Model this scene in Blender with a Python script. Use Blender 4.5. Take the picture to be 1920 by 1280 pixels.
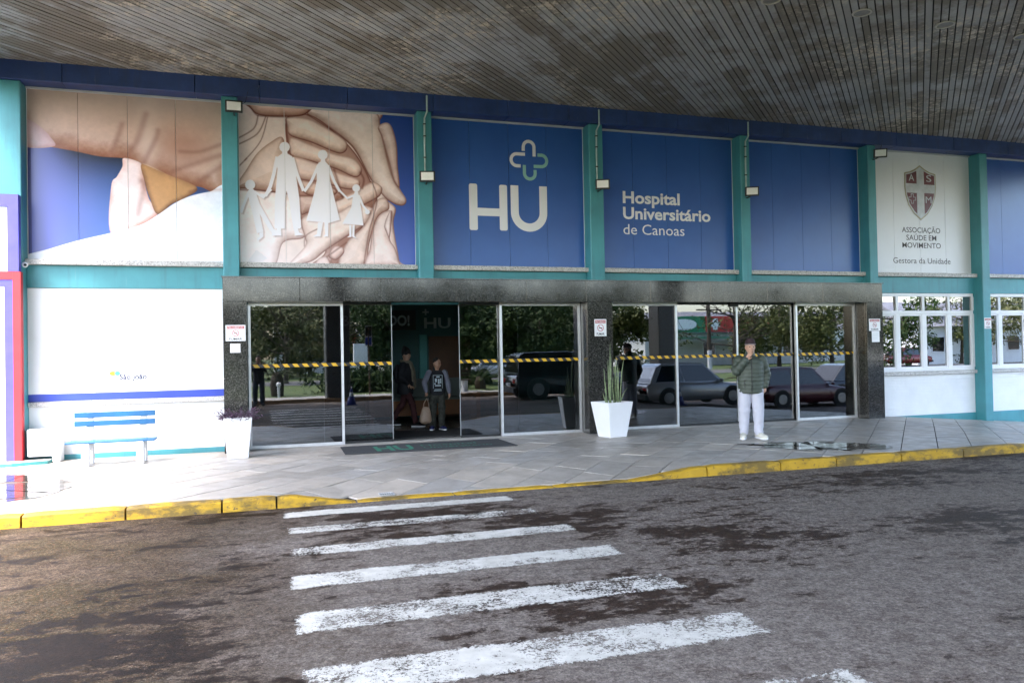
import bpy, bmesh, math, random
import numpy as np
from mathutils import Vector, Matrix
random.seed(7); rng=np.random.default_rng(7)
for o in list(bpy.data.objects): bpy.data.objects.remove(o)
sc=bpy.context.scene; COL=sc.collection
R=math.radians
# ------------------------------------------------------------------ camera, sky, sun, exposure
cd=bpy.data.cameras.new('camera'); cam=bpy.data.objects.new('camera',cd); COL.objects.link(cam)
cd.sensor_width=36; cd.lens=27.58; cd.clip_start=.05; cd.clip_end=2000
RTV=Vector((0.9526,-0.3028,-0.0190)); FWV=Vector((0.3027,0.9530,0.0140))
yw,pt,rl=R(17.62),R(.80),R(-1.09)
fw=Vector((math.sin(yw)*math.cos(pt),math.cos(yw)*math.cos(pt),math.sin(pt)))
rt=Vector((math.cos(yw),-math.sin(yw),0)); up=rt.cross(fw)
rt2=rt*math.cos(rl)+up*math.sin(rl); up2=up*math.cos(rl)-rt*math.sin(rl)
cam.matrix_world=Matrix(((rt2.x,up2.x,-fw.x,0),(rt2.y,up2.y,-fw.y,-13.911),(rt2.z,up2.z,-fw.z,1.55),(0,0,0,1)))
sc.camera=cam
SUN_EL,SUN_AZ=R(59),R(222)      # azimuth measured from +X, counter-clockwise
w=bpy.data.worlds.new('World'); sc.world=w; w.use_nodes=True
nt=w.node_tree; sky=nt.nodes.new('ShaderNodeTexSky'); sky.sky_type='NISHITA'; sky.sun_disc=False
sky.sun_elevation=SUN_EL; sky.sun_rotation=math.pi/2-SUN_AZ; sky.air_density=1.0; sky.dust_density=2.8; sky.ozone_density=.6
bg=nt.nodes['Background']; bg.inputs[1].default_value=.15
nt.links.new(sky.outputs[0],bg.inputs[0])
sl=bpy.data.lights.new('sun','SUN'); sl.energy=.9; sl.angle=R(14); sl.color=(1,.96,.91)
so=bpy.data.objects.new('sun',sl); COL.objects.link(so)
sd=Vector((math.cos(SUN_AZ)*math.cos(SUN_EL),math.sin(SUN_AZ)*math.cos(SUN_EL),math.sin(SUN_EL)))
so.rotation_euler=sd.to_track_quat('Z','Y').to_euler(); so.location=(0,0,30)
sc.view_settings.view_transform='Standard'; sc.view_settings.look='None'
sc.view_settings.exposure=3.42; sc.view_settings.gamma=1
sc.render.engine='CYCLES'; sc.cycles.max_bounces=8; sc.cycles.diffuse_bounces=4; sc.cycles.glossy_bounces=4
sc.cycles.transparent_max_bounces=12; sc.cycles.caustics_reflective=False; sc.cycles.caustics_refractive=False
sc.cycles.sample_clamp_indirect=6
# ------------------------------------------------------------------ helpers
def lin(c):
    return tuple(((v/255)/12.92 if v/255<=.04045 else ((v/255+.055)/1.055)**2.4) for v in c)
class MB:
    def __init__(s): s.v=[]; s.f=[]
    def add(s,vs,fs):
        b=len(s.v); s.v+=[tuple(map(float,v)) for v in vs]; s.f+=[tuple(b+i for i in f) for f in fs]; return s
    def box(s,x0,x1,y0,y1,z0,z1):
        return s.add([(x0,y0,z0),(x1,y0,z0),(x1,y1,z0),(x0,y1,z0),(x0,y0,z1),(x1,y0,z1),(x1,y1,z1),(x0,y1,z1)],
            [(0,3,2,1),(4,5,6,7),(0,1,5,4),(1,2,6,5),(2,3,7,6),(3,0,4,7)])
    def prism(s,poly,fn,d0,d1):   # poly 2-D ccw, fn(a,b,d)->xyz
        n=len(poly)
        return s.add([fn(a,b,d0) for a,b in poly]+[fn(a,b,d1) for a,b in poly],
            [tuple(range(n)),tuple(range(2*n-1,n-1,-1))]+[((i+1)%n,i,n+i,n+(i+1)%n) for i in range(n)])
    def tube(s,pts,n=8,cap=True):    # pts: (x,y,z,ra[,rb])
        P=[Vector(p[:3]) for p in pts]; rings=[]; b=len(s.v); vs=[]
        pl=[(p[3],p[4] if len(p)>4 else p[3]) for p in pts]
        fr=[]
        for i in range(len(P)):
            t=(P[min(i+1,len(P)-1)]-P[max(i-1,0)]).normalized()
            ref=Vector((0,1,0)) if abs(t.y)<.85 else Vector((0,0,1))
            a=t.cross(ref).normalized(); c=a.cross(t).normalized(); fr.append((t,a,c))
        seq=[]
        if cap:
            seq.append((P[0]-fr[0][0]*min(pl[0])*.55,fr[0],pl[0][0]*.72,pl[0][1]*.72))
        for i in range(len(P)): seq.append((P[i],fr[i],pl[i][0],pl[i][1]))
        if cap:
            seq.append((P[-1]+fr[-1][0]*min(pl[-1])*.55,fr[-1],pl[-1][0]*.72,pl[-1][1]*.72))
        for c0,f,ra,rb in seq:
            for k in range(n):
                an=2*math.pi*k/n; vs.append(tuple(c0+f[1]*math.cos(an)*ra+f[2]*math.sin(an)*rb))
        m=len(seq); fs=[]
        for i in range(m-1):
            for k in range(n): fs.append((i*n+k,i*n+(k+1)%n,(i+1)*n+(k+1)%n,(i+1)*n+k))
        e0=seq[0][0]-fr[0][0]*(min(pl[0])*.4 if cap else 0); e1=seq[-1][0]+fr[-1][0]*(min(pl[-1])*.4 if cap else 0)
        vs+= [tuple(e0),tuple(e1)]; a0=m*n
        for k in range(n): fs.append((a0,(k+1)%n,k)); fs.append((a0+1,(m-1)*n+k,(m-1)*n+(k+1)%n))
        return s.add(vs,fs)
    def ball(s,c,r,n=10,m=6):
        rx,ry,rz=(r,r,r) if not isinstance(r,tuple) else r
        vs=[];fs=[]
        for i in range(1,m):
            t=math.pi*i/m
            for k in range(n):
                a=2*math.pi*k/n; vs.append((c[0]+rx*math.sin(t)*math.cos(a),c[1]+ry*math.sin(t)*math.sin(a),c[2]+rz*math.cos(t)))
        for i in range(m-2):
            for k in range(n): fs.append((i*n+k,(i+1)*n+k,(i+1)*n+(k+1)%n,i*n+(k+1)%n))
        vs+=[(c[0],c[1],c[2]+rz),(c[0],c[1],c[2]-rz)]; q=(m-1)*n
        for k in range(n): fs.append((q,k,(k+1)%n)); fs.append((q+1,(m-2)*n+(k+1)%n,(m-2)*n+k))
        return s.add(vs,fs)
    def mesh(s,name):
        me=bpy.data.meshes.new(name); me.from_pydata(s.v,[],s.f); me.update(); return me
    def build(s,name,m,parent=None,smooth=False,fix=False):
        me=s.mesh(name)
        if fix:
            b=bmesh.new(); b.from_mesh(me); bmesh.ops.recalc_face_normals(b,faces=b.faces); b.to_mesh(me); b.free()
        if smooth: me.shade_smooth()
        me.materials.append(m); return link(name,me,parent)
def link(name,data,parent=None):
    o=bpy.data.objects.new(name,data); COL.objects.link(o)
    if parent is not None: o.parent=parent
    return o
def tag(o,label=None,cat=None,group=None,kind=None):
    if label: o['label']=label
    if cat: o['category']=cat
    if group: o['group']=group
    if kind: o['kind']=kind
    return o
def empty(name,loc=(0,0,0),rz=0,**k):
    o=link(name,None); o.location=loc; o.rotation_euler=(0,0,rz); o.empty_display_size=.1; return tag(o,**k)
def copy_tree(o,parent=None):
    c=o.copy(); COL.objects.link(c); c.parent=parent
    for ch in list(o.children): copy_tree(ch,c)
    return c
TMP=bpy.data.scenes.new('tmp')
def evaluated_mesh(o):
    TMP.collection.objects.link(o)
    with bpy.context.temp_override(scene=TMP,view_layer=TMP.view_layers[0]): dg=bpy.context.evaluated_depsgraph_get()
    me=bpy.data.meshes.new_from_object(o.evaluated_get(dg)); bpy.data.objects.remove(o); return me
def bevel(o,wd,seg=2):
    m=o.modifiers.new('bevel','BEVEL'); m.width=wd; m.segments=seg; m.limit_method='ANGLE'; return o
# ------------------------------------------------------------------ materials
MATS={}
class NT:
    def __init__(s,name):
        s.m=bpy.data.materials.new(name); s.m.use_nodes=True; s.n=s.m.node_tree; s.p=s.n.nodes['Principled BSDF']; s.tc=None
    def node(s,t,**k):
        n=s.n.nodes.new(t)
        for a,v in k.items(): setattr(n,a,v)
        return n
    def l(s,a,b): s.n.links.new(a,b)
    def co(s,scale=(1,1,1),which='Object'):
        if s.tc is None: s.tc=s.node('ShaderNodeTexCoord')
        mp=s.node('ShaderNodeMapping'); mp.inputs['Scale'].default_value=scale
        s.l(s.tc.outputs[which],mp.inputs[0]); return mp.outputs[0]
    def noise(s,scale,detail=4,rough=.6,vec=None,sc3=(1,1,1)):
        n=s.node('ShaderNodeTexNoise'); n.inputs['Scale'].default_value=scale; n.inputs['Detail'].default_value=detail; n.inputs['Roughness'].default_value=rough
        s.l(vec if vec is not None else s.co(sc3),n.inputs['Vector']); return n.outputs[0]
    def ramp(s,fac,*stops,interp='LINEAR'):
        r=s.node('ShaderNodeValToRGB'); e=r.color_ramp.elements; r.color_ramp.interpolation=interp
        while len(e)<len(stops): e.new(.5)
        for el,(p,c) in zip(e,stops):
            el.position=p; el.color=(*c,1) if isinstance(c,tuple) else (c,c,c,1)
        s.l(fac,r.inputs[0]); return r.outputs[0]
    def mix(s,fac,a,b,mode='MIX'):
        x=s.node('ShaderNodeMix',data_type='RGBA',blend_type=mode)
        for i,v in ((0,fac),(6,a),(7,b)):
            if isinstance(v,(int,float)): x.inputs[i].default_value=v
            elif isinstance(v,tuple): x.inputs[i].default_value=(*v,1)
            else: s.l(v,x.inputs[i])
        return x.outputs[2]
    def math(s,op,a,b=0.):
        x=s.node('ShaderNodeMath',operation=op)
        for i,v in ((0,a),(1,b)):
            if isinstance(v,(int,float)): x.inputs[i].default_value=v
            else: s.l(v,x.inputs[i])
        return x.outputs[0]
    def bump(s,h,strength=.3,dist=.01):
        b=s.node('ShaderNodeBump'); b.inputs['Strength'].default_value=strength; b.inputs['Distance'].default_value=dist
        s.l(h,b.inputs['Height']); s.l(b.outputs[0],s.p.inputs['Normal'])
    def set(s,col=None,rough=None,metal=None,spec=None):
        for k,v in (('Base Color',col),('Roughness',rough),('Metallic',metal),('Specular IOR Level',spec)):
            if v is None: continue
            if isinstance(v,tuple): s.p.inputs[k].default_value=(*v,1)
            elif isinstance(v,(int,float)): s.p.inputs[k].default_value=v
            else: s.l(v,s.p.inputs[k])
        return s
def paint(name,c,rough=.5,var=.12,scale=3,bump=.06,bscale=60,metal=0,spec=.5,streak=0):
    if name in MATS: return MATS[name]
    t=NT(name); lo=tuple(v*(1-var) for v in c); hi=tuple(min(1,v*(1+var)) for v in c)
    base=t.ramp(t.noise(scale,5),(.3,lo),(.7,hi))
    if streak:
        sk=t.ramp(t.noise(3.2,5,.7,sc3=(2.6,2.6,.22)),(.52,0.),(.72,streak)); base=t.mix(sk,base,tuple(v*.35+.03 for v in c))
        dr=t.ramp(t.noise(11,5,.75,sc3=(2.2,2.2,.12)),(.64,0.),(.70,streak*.8)); base=t.mix(dr,base,tuple(min(1,v*.5+.22) for v in c))
    t.set(base,rough,metal,spec)
    if bump: t.bump(t.noise(bscale,3),bump,.004)
    MATS[name]=t.m; return t.m
TEAL=paint('teal_paint',(.060,.270,.312),.45,.14,1.6,.12,90,0,.5,.38)
TEALL=TEAL
NAVY=paint('navy_paint',(.024,.054,.19),.45,.25,2.2,.08,60,0,.5,.5)
WHITE=paint('white_paint',(.80,.81,.82),.55,.05,2,.10)
OFFW=paint('white_plastic',(.78,.78,.80),.35,.03,3,0)
ALU=paint('aluminium',(.62,.62,.62),.35,.08,8,.02,120,.6)
BLACK=paint('black_metal',(.012,.012,.013),.4,.2,5,0)
LENS=paint('lamp_lens',(.86,.86,.85),.2,.05,40,.1,200)
PVC=paint('pale_conduit',(.42,.55,.56),.5,.2,6,0)
PURPLE=paint('purple_paint',(.085,.075,.42),.5,.15,3,.05)
RED=paint('red_paint',(.52,.025,.035),.5,.12,3,.05)
BLUEST=paint('blue_stripe',(.035,.065,.42),.4,.1,3,0)
PWHITE=paint('print_white',(.80,.80,.83),.4,.03,3,0)
PMINT=paint('print_mint',(.28,.55,.50),.4,.03,3,0)
DARKT=paint('print_dark',(.075,.065,.075),.5,.05,3,0)
BLACKT=paint('print_black',(.015,.015,.016),.5,.05,3,0)
REDT=paint('print_red',(.42,.03,.035),.5,.05,3,0)
CRIM=paint('crest_crimson',(.11,.005,.012),.35,.25,6,0)
SILV=paint('crest_silver',(.52,.53,.56),.3,.2,5,0)
GOLD=paint('crest_gold',(.36,.31,.20),.35,.3,6,0)
DUCT=paint('grey_rubber',(.03,.03,.032),.8,.3,20,.2,300)
CONC=paint('concrete',(.30,.29,.27),.85,.2,4,.3,80)
def granite(name,base,speck,rough,sc=1.):
    t=NT(name); n=t.noise(62*sc,4,.8); v=t.noise(14*sc,5,.75)
    c=t.ramp(n,(.36,tuple(b*.5 for b in base)),(.52,tuple(b*2.0 for b in base)),(.66,speck))
    c=t.mix(t.ramp(v,(.42,0.),(.62,.20)),c,tuple(b*.45 for b in base))
    t.set(c,t.ramp(t.noise(5,3),(.3,rough*.8),(.7,rough*1.7)),0,.5); return t.m
GRAN=granite('black_granite',(.012,.012,.0115),(.15,.145,.135),.075)
GRANL=granite('grey_granite',(.30,.29,.28),(.62,.60,.58),.5,.8)
def glass(name,tint,refl):
    t=NT(name); t.n.nodes.remove(t.p); out=t.n.nodes['Material Output']
    tr=t.node('ShaderNodeBsdfTransparent'); tr.inputs[0].default_value=(*tint,1)
    gl=t.node('ShaderNodeBsdfGlossy'); gl.inputs['Roughness'].default_value=.0; gl.inputs[0].default_value=(.96,.97,1,1)
    b=t.node('ShaderNodeBump'); b.inputs['Strength'].default_value=.04; b.inputs['Distance'].default_value=.01
    t.l(t.noise(1.6,1),b.inputs['Height']); t.l(b.outputs[0],gl.inputs['Normal'])
    fr=t.node('ShaderNodeFresnel'); fr.inputs[0].default_value=1.5
    f=t.math('MULTIPLY_ADD',fr.outputs[0],.9); 
    t.n.nodes[f.node.name].inputs[2].default_value=refl
    mx=t.node('ShaderNodeMixShader'); t.l(f,mx.inputs[0]); t.l(tr.outputs[0],mx.inputs[1]); t.l(gl.outputs[0],mx.inputs[2])
    t.l(mx.outputs[0],out.inputs[0]); return t.m
GLASS=glass('door_glass',(.42,.44,.44),.10)
WGLASS=glass('window_glass',(.55,.62,.62),.30)
# ground height: flat at the doors, a dropped kerb at the crossing, falling away past the portal
def drop(x,y):
    yy=max(y,-5.); return max(-.45,-.074*max(0.,x-(13.+.4*min(yy,0))))
def sm(a,b,x):
    t=min(1,max(0,(x-a)/(b-a))); return t*t*(3-2*t)
def dip(x): return sm(.12,1.0,x)*(1-sm(4.45,5.6,x))
def pz(x,y): return drop(x,y)-.112*dip(x)*min(1,max(0,(-3.55-y)/1.15))
ROADZ=-.13
# ------------------------------------------------------------------ road, pavement, kerbs
def road_mat():
    t=NT('asphalt')
    agg=t.noise(42,6,.88); mid=t.noise(9,6,.75); fine=t.noise(260,2,.6)
    sx=t.node('ShaderNodeSeparateXYZ'); t.l(t.co(),sx.inputs[0])
    grey=t.ramp(agg,(.34,(.058,.048,.042)),(.5,(.175,.150,.132)),(.66,(.37,.325,.285)))
    warm=t.ramp(agg,(.34,(.016,.012,.009)),(.5,(.078,.058,.044)),(.66,(.24,.168,.115)))
    side=t.math('ADD',t.math('MULTIPLY_ADD',sx.outputs[0],.16),t.math('MULTIPLY',t.noise(.5,4,.6),.8))
    c=t.mix(t.ramp(side,(.80,0.),(1.40,1.)),warm,grey)
    c=t.mix(t.ramp(mid,(.36,.8),(.56,0.)),c,t.mix(1.,c,(.55,.52,.50),'MULTIPLY'))
    lf=t.math('MULTIPLY',t.ramp(t.math('MULTIPLY_ADD',sx.outputs[0],-.33),(.2,0.),(1.1,1.)),t.ramp(t.noise(1.1,5,.7),(.42,0.),(.6,1.)))
    grit=t.ramp(t.noise(44,4,.85),(.38,(.008,.007,.004)),(.48,(.036,.028,.016)),(.56,(.068,.062,.028)),(.64,(.20,.075,.045)))
    c=t.mix(t.math('MULTIPLY',lf,.75),c,grit)
    c=t.mix(t.math('MULTIPLY',t.ramp(t.noise(120,3,.7),(.60,0.),(.68,1.)),.6),c,(.36,.32,.27))
    # wet patches broken into ragged bits
    w1=t.noise(4.4,10,.78,sc3=(.7,1.25,1)); w2=t.noise(.55,4,.55,sc3=(.6,1.2,1))
    ws=t.math('ADD',t.math('MULTIPLY',w1,.88),t.math('MULTIPLY',w2,.68))
    wl=t.math('SUBTRACT',ws,t.ramp(t.math('MULTIPLY_ADD',sx.outputs[0],-.5),(.3,0.),(1.,.03)))
    wet=t.ramp(wl,(.816,0.),(.830,1.)); damp=t.ramp(wl,(.70,0.),(.84,.5))
    c=t.mix(damp,c,t.mix(1.,c,(.66,.60,.56),'MULTIPLY'))
    c=t.mix(wet,c,t.mix(1.,c,(.24,.185,.155),'MULTIPLY'))
    t.set(c,t.mix(wet,(.95,.95,.95),(.62,.62,.62)),0,t.mix(wet,(.08,.08,.08),(.12,.12,.12)))
    t.bump(t.math('ADD',t.math('MULTIPLY',fine,.4),agg),.8,.008); return t.m
ASPH=road_mat()
def sheet(name,xs,ys,zf,m,kind='structure'):
    b=MB(); nx,ny=len(xs),len(ys)
    b.add([(x,y,zf(x,y)) for y in ys for x in xs],[(j*nx+i,j*nx+i+1,(j+1)*nx+i+1,(j+1)*nx+i) for j in range(ny-1) for i in range(nx-1)])
    o=b.build(name,m,None,True); tag(o,kind=kind); return o
rx=[-60,-30,-15,-8,-4]+[-2+.5*i for i in range(42)]+[20,23,30,45,70]
sheet('road',rx,[-15.45,-13,-11,-9,-7,-6,-5,-4.6],lambda x,y:ROADZ+drop(x,y),ASPH)
def slab_mat():
    t=NT('basalt_slab'); oi=t.node('ShaderNodeObjectInfo'); r=oi.outputs['Random']
    c=t.ramp(r,(0.,(.30,.270,.236)),(.25,(.455,.410,.358)),(.45,(.355,.328,.298)),(.65,(.52,.455,.385)),(.8,(.385,.362,.338)),(1.,(.465,.42,.37)),interp='LINEAR')
    st=t.noise(2.6,6,.65); c=t.mix(t.ramp(st,(.35,.55),(.62,0.)),c,(.265,.235,.20))
    c=t.mix(t.ramp(t.noise(26,4,.7),(.45,0.),(.75,.35)),c,(.42,.39,.35))
    t.set(c,t.ramp(t.noise(4,4),(.35,.30),(.65,.58)),0,.45); t.bump(t.noise(35,5,.7),.25,.004); return t.m
SLAB=slab_mat(); MORT=paint('dark_mortar',(.030,.028,.026),.9,.3,10,.3)
pave=empty('pavement',kind='structure')
KY=-4.80
def clip(poly,f):
    out=[]
    for i in range(len(poly)):
        a,b=poly[i],poly[(i+1)%len(poly)]; fa,fb=f(a),f(b)
        if fa>=0: out.append(a)
        if (fa>=0)!=(fb>=0):
            k=fa/(fa-fb); out.append((a[0]+(b[0]-a[0])*k,a[1]+(b[1]-a[1])*k))
    return out
def area(p): return .5*sum(p[i][0]*p[(i+1)%len(p)][1]-p[(i+1)%len(p)][0]*p[i][1] for i in range(len(p)))
pxs=[-9,-6,-4,-2]+[.25*i-1 for i in range(60)]+[15,17,19,24]
sheet('pavement_bed',pxs,[KY+.13,-4.4,-4.1,-3.8,-3.55,-3,-2,-1,0,.06],lambda x,y:pz(x,y)-.020,MORT).parent=pave
del bpy.data.objects['pavement_bed']['kind']
s2=math.sqrt(.5); nsl=0
row=0; wv=.475
uu=-9.
rows=[]
wmin,wmax=(-4.6+.0)*s2,(18.5+4.7)*s2
wpos=wmin
while wpos<wmax:
    w1=wpos+wv*random.uniform(.93,1.07); u=-6.+random.uniform(0,.8)
    while u<13:
        ln=random.choice((.62,.80,.95,1.15)); u1=u+ln; g=.0065
        quad=[((uu_+ww)*s2,(uu_-ww)*s2) for uu_,ww in ((u+g,wpos+g),(u+g,w1-g),(u1-g,w1-g),(u1-g,wpos+g))]
        p=quad
        for f in (lambda q:q[1]-(KY+.16),lambda q:-.02-q[1],lambda q:q[0]+4.9,lambda q:17.6-q[0]):
            p=clip(p,f)
            if len(p)<3: break
        if len(p)>=3 and abs(area(p))>.012:
            if area(p)<0: p=p[::-1]
            # split long edges so that slabs follow the ramp
            q=[]
            for i in range(len(p)):
                a,b=p[i],p[(i+1)%len(p)]; q+= [a,((a[0]+b[0])/2,(a[1]+b[1])/2)]
            cx=sum(v[0] for v in q)/len(q); cy=sum(v[1] for v in q)/len(q)
            jz=random.uniform(-.002,.002); tx,ty=random.uniform(-.004,.004),random.uniform(-.004,.004)
            m=MB(); n=len(q)
            top=[(x,y,pz(x,y)+jz+tx*(x-cx)+ty*(y-cy)) for x,y in q]; bot=[(x,y,pz(x,y)-.03) for x,y in q]
            m.add(top+bot+[(cx,cy,pz(cx,cy)+jz)],[(i,(i+1)%n,2*n) for i in range(n)]+[((i+1)%n,i,n+i,n+(i+1)%n) for i in range(n)])
            m.build('slab',SLAB,pave); nsl+=1
        u=u1
    wpos=w1
print('slabs',nsl)
def kerb_mat():
    t=NT('yellow_kerb_paint'); n=t.noise(5,7,.72); n2=t.noise(16,5,.7)
    c=t.ramp(t.noise(3,4),(.3,(.40,.235,.012)),(.7,(.52,.32,.024)))
    c=t.mix(t.ramp(t.noise(2.2,6,.7,sc3=(1,1,2.4)),(.47,0.),(.58,.85)),c,(.12,.085,.03))
    c=t.mix(t.ramp(n2,(.60,0.),(.68,.9)),c,(.06,.05,.04))
    t.set(c,.65,0,.4); t.bump(n,.6,.012); return t.m
KERBM=kerb_mat(); KBARE=paint('bare_kerb_stone',(.22,.21,.19),.85,.3,6,.4)
kerb=empty('kerb',kind='structure')
kx=[-7.6,-6.5,-5.4,-4.45,-3.4,-2.36,-1.40,-.45,.12,1.0,2.15,3.42,4.46,5.56,6.70,7.62,8.75,9.9,11.1,12.3,13.5,14.7,15.9,17.1,18.4]
for a,b in zip(kx[:-1],kx[1:]):
    m=MB(); g=.010; n=9; w0=.155
    for i in range(n):
        x=a+g+(b-a-2*g)*i/(n-1); 
        zt=drop(x,KY)-.112*dip(x)+random.uniform(-.003,.003)+(-.012 if i in(0,n-1) else 0); zb=ROADZ+drop(x,KY)-.05
        j=random.uniform(-.004,.004); k0=len(m.v)
        h=max(.002,min(.02,zt-zb-.05))
        m.v+=[(x,KY+j-.004,zb),(x,KY+j,zt-h),(x,KY+j+.018,zt-.002),(x,KY+.09,zt+.002),(x,KY+w0,zt),(x,KY+w0,zb)]
        if i:
            p0=k0-6
            m.f+=[(p0+q,k0+q,k0+q+1,p0+q+1) for q in range(5)]
    m.f+=[tuple(range(5,-1,-1)),tuple(range(len(m.v)-6,len(m.v)))]
    bare=(a>1.9 and b<3.5)
    m.build('kerb_stone',KERBM,kerb,fix=True)
# crosswalk
def stripe_mat():
    t=NT('worn_white_paint'); out=t.n.nodes['Material Output']
    t.set(t.ramp(t.noise(9,5),(.3,(.44,.425,.38)),(.7,(.62,.60,.55))),.6,0,.4); t.bump(t.noise(120,4,.7),.5,.004)
    at=t.node('ShaderNodeAttribute',attribute_name='wear')
    k=t.math('ADD',t.noise(52,6,.8),t.math('MULTIPLY',t.noise(2.4,5,.7),.75))
    k=t.math('SUBTRACT',k,at.outputs['Fac'])
    f=t.ramp(k,(.64,0.),(.70,1.))
    tr=t.node('ShaderNodeBsdfTransparent'); mx=t.node('ShaderNodeMixShader')
    t.l(f,mx.inputs[0]); t.l(tr.outputs[0],mx.inputs[1]); t.l(t.p.outputs[0],mx.inputs[2]); t.l(mx.outputs[0],out.inputs[0]); return t.m
STR=stripe_mat(); cw=empty('crosswalk_markings',kind='structure')
for y0,y1,x0,x1,base in ((-5.08,-5.40,.17,2.72,.05),(-6.20,-5.86,.17,2.78,.17),(-7.08,-6.72,.16,2.83,.13),(-8.04,-7.62,.15,2.87,.13),(-9.0,-8.54,.145,2.88,.15),(-9.98,-9.50,.14,2.90,.14),(-10.92,-10.46,.13,2.90,.15),(-11.9,-11.45,.12,2.9,.15)):
    ylo,yhi=min(y0,y1),max(y0,y1); nx,ny=72,14; vs=[];wr=[]
    for j in range(ny+1):
        for i in range(nx+1):
            x=x0+(x1-x0)*i/nx; y=ylo+(yhi-ylo)*j/ny; vs.append((x,y,ROADZ+.004))
            e=min(j,ny-j)/ny*(yhi-ylo); e2=min(i,nx-i)/nx*(x1-x0); ed=min(e,e2)
            wr.append(base+ .30*max(0,1-ed/.055)+.10*max(0,(i/nx-.55)))
    m=MB(); m.add(vs,[(j*(nx+1)+i,j*(nx+1)+i+1,(j+1)*(nx+1)+i+1,(j+1)*(nx+1)+i) for j in range(ny) for i in range(nx)])
    o=m.build('stripe',STR,cw); at=o.data.attributes.new('wear','FLOAT','POINT'); at.data.foreach_set('value',wr)
# puddles
def puddle_mat():
    t=NT('wet_film'); out=t.n.nodes['Material Output']; t.set(t.ramp(t.noise(3,4),(.3,(.045,.041,.036)),(.7,(.075,.068,.060))),.06,0,.28); t.bump(t.noise(3,2),.02,.01)
    tr=t.node('ShaderNodeBsdfTransparent'); mx_=t.node('ShaderNodeMixShader'); tr.inputs[0].default_value=(.62,.60,.58,1)
    t.l(t.ramp(t.noise(2.2,8,.7,sc3=(.8,1.4,1)),(.40,0.),(.47,1.)),mx_.inputs[0]); t.l(tr.outputs[0],mx_.inputs[1]); t.l(t.p.outputs[0],mx_.inputs[2]); t.l(mx_.outputs[0],out.inputs[0]); return t.m
WETM=puddle_mat()
def puddle(label,pts):
    c=(sum(p[0] for p in pts)/len(pts),sum(p[1] for p in pts)/len(pts)); r=[]
    for i in range(len(pts)):
        a,b,cc,d=pts[i-1],pts[i],pts[(i+1)%len(pts)],pts[(i+2)%len(pts)]
        for k in range(10):
            t=k/10; q=[.5*((2*b[j])+(-a[j]+cc[j])*t+(2*a[j]-5*b[j]+4*cc[j]-d[j])*t*t+(-a[j]+3*b[j]-3*cc[j]+d[j])*t**3) for j in(0,1)]
            q[0]+=random.gauss(0,.035); q[1]+=random.gauss(0,.03); r.append(tuple(q))
    m=MB(); n=len(r); m.add([(x,y,pz(x,y)+.0065) for x,y in r]+[(c[0]+(x-c[0])*.5,c[1]+(y-c[1])*.5,pz(x,y)+.0065) for x,y in r]+[(c[0],c[1],pz(*c)+.0065)],
        [(i,(i+1)%n,n+(i+1)%n,n+i) for i in range(n)]+[(n+i,n+(i+1)%n,2*n) for i in range(n)])
    tag(m.build('puddle',WETM,None,fix=True),label,'puddle')
puddle('shallow puddle on pale slabs mirroring the red and purple frame',[(-4.4,-1.5),(-3.4,-1.5),(-2.9,-1.95),(-2.35,-2.6),(-2.30,-3.3),(-2.7,-3.95),(-3.6,-4.0),(-4.4,-3.4)])
puddle('dark puddle on the pavement beside the man in white trousers',[(7.25,-2.95),(7.6,-3.0),(7.9,-2.92),(8.25,-3.15),(8.6,-3.2),(8.9,-3.5),(9.15,-3.9),(9.1,-4.25),(8.75,-4.35),(8.5,-4.2),(8.25,-4.35),(8.0,-4.05),(7.8,-4.1),(7.6,-3.7),(7.35,-3.45),(7.5,-3.2)])
# drain grate in the gutter slab
dg=empty('drain_grate',(1.37,-4.58,pz(1.37,-4.58)+.004),label='small square metal drain grate set in slabs beside the dropped kerb',cat='drain grate')
m=MB(); m.box(-.09,.09,-.09,-.07,0,.008); m.box(-.09,.09,.07,.09,0,.008); m.box(-.09,-.07,-.07,.07,0,.008); m.box(.07,.09,-.07,.07,0,.008); m.build('frame',ALU,dg)
for i in range(5): MB().box(-.058+.026*i,-.046+.026*i,-.07,.07,0,.006).build('bar',ALU,dg)
MB().box(-.07,.07,-.07,.07,-.002,.001).build('pit',BLACK,dg)
# far side of the drive
def grass_mat():
    t=NT('lawn'); t.set(t.ramp(t.noise(14,5,.7),(.3,(.035,.060,.012)),(.55,(.075,.115,.022)),(.75,(.13,.15,.045))),.9); t.bump(t.noise(60,4,.8),.8,.03); return t.m
LAWN=grass_mat()
sheet('ground',[-400,-100,-40,0,40,100,400],[-500,-120,-60,-30,-17.6,-15.6],lambda x,y:-.06 if y<-16 else -.06,LAWN)
sheet('ground_beyond',[-400,-60,-8,18.6,60,400],[-4.5,20,300],lambda x,y:-.5,paint('bare_earth',(.16,.14,.11),.9,.3,1,.2))
m=MB(); m.box(-40,8.,-17.4,-15.62,-.3,.005); m.box(8.,45,-17.4,-16.4,-.3,.005); o=m.build('far_footpath',CONC); tag(o,kind='structure')
m=MB(); m.box(-40,45,-15.62,-15.45,-.6,.01); o=m.build('far_kerb',paint('far_kerb_stone',(.20,.12,.06),.8,.3,4,.2)); tag(o,kind='structure')
m=MB(); m.box(-150,150,-38,-31,-.3,-.045); o=m.build('street',paint('far_asphalt',(.13,.13,.13),.9,.1,3,.1)); tag(o,kind='structure')
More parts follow.
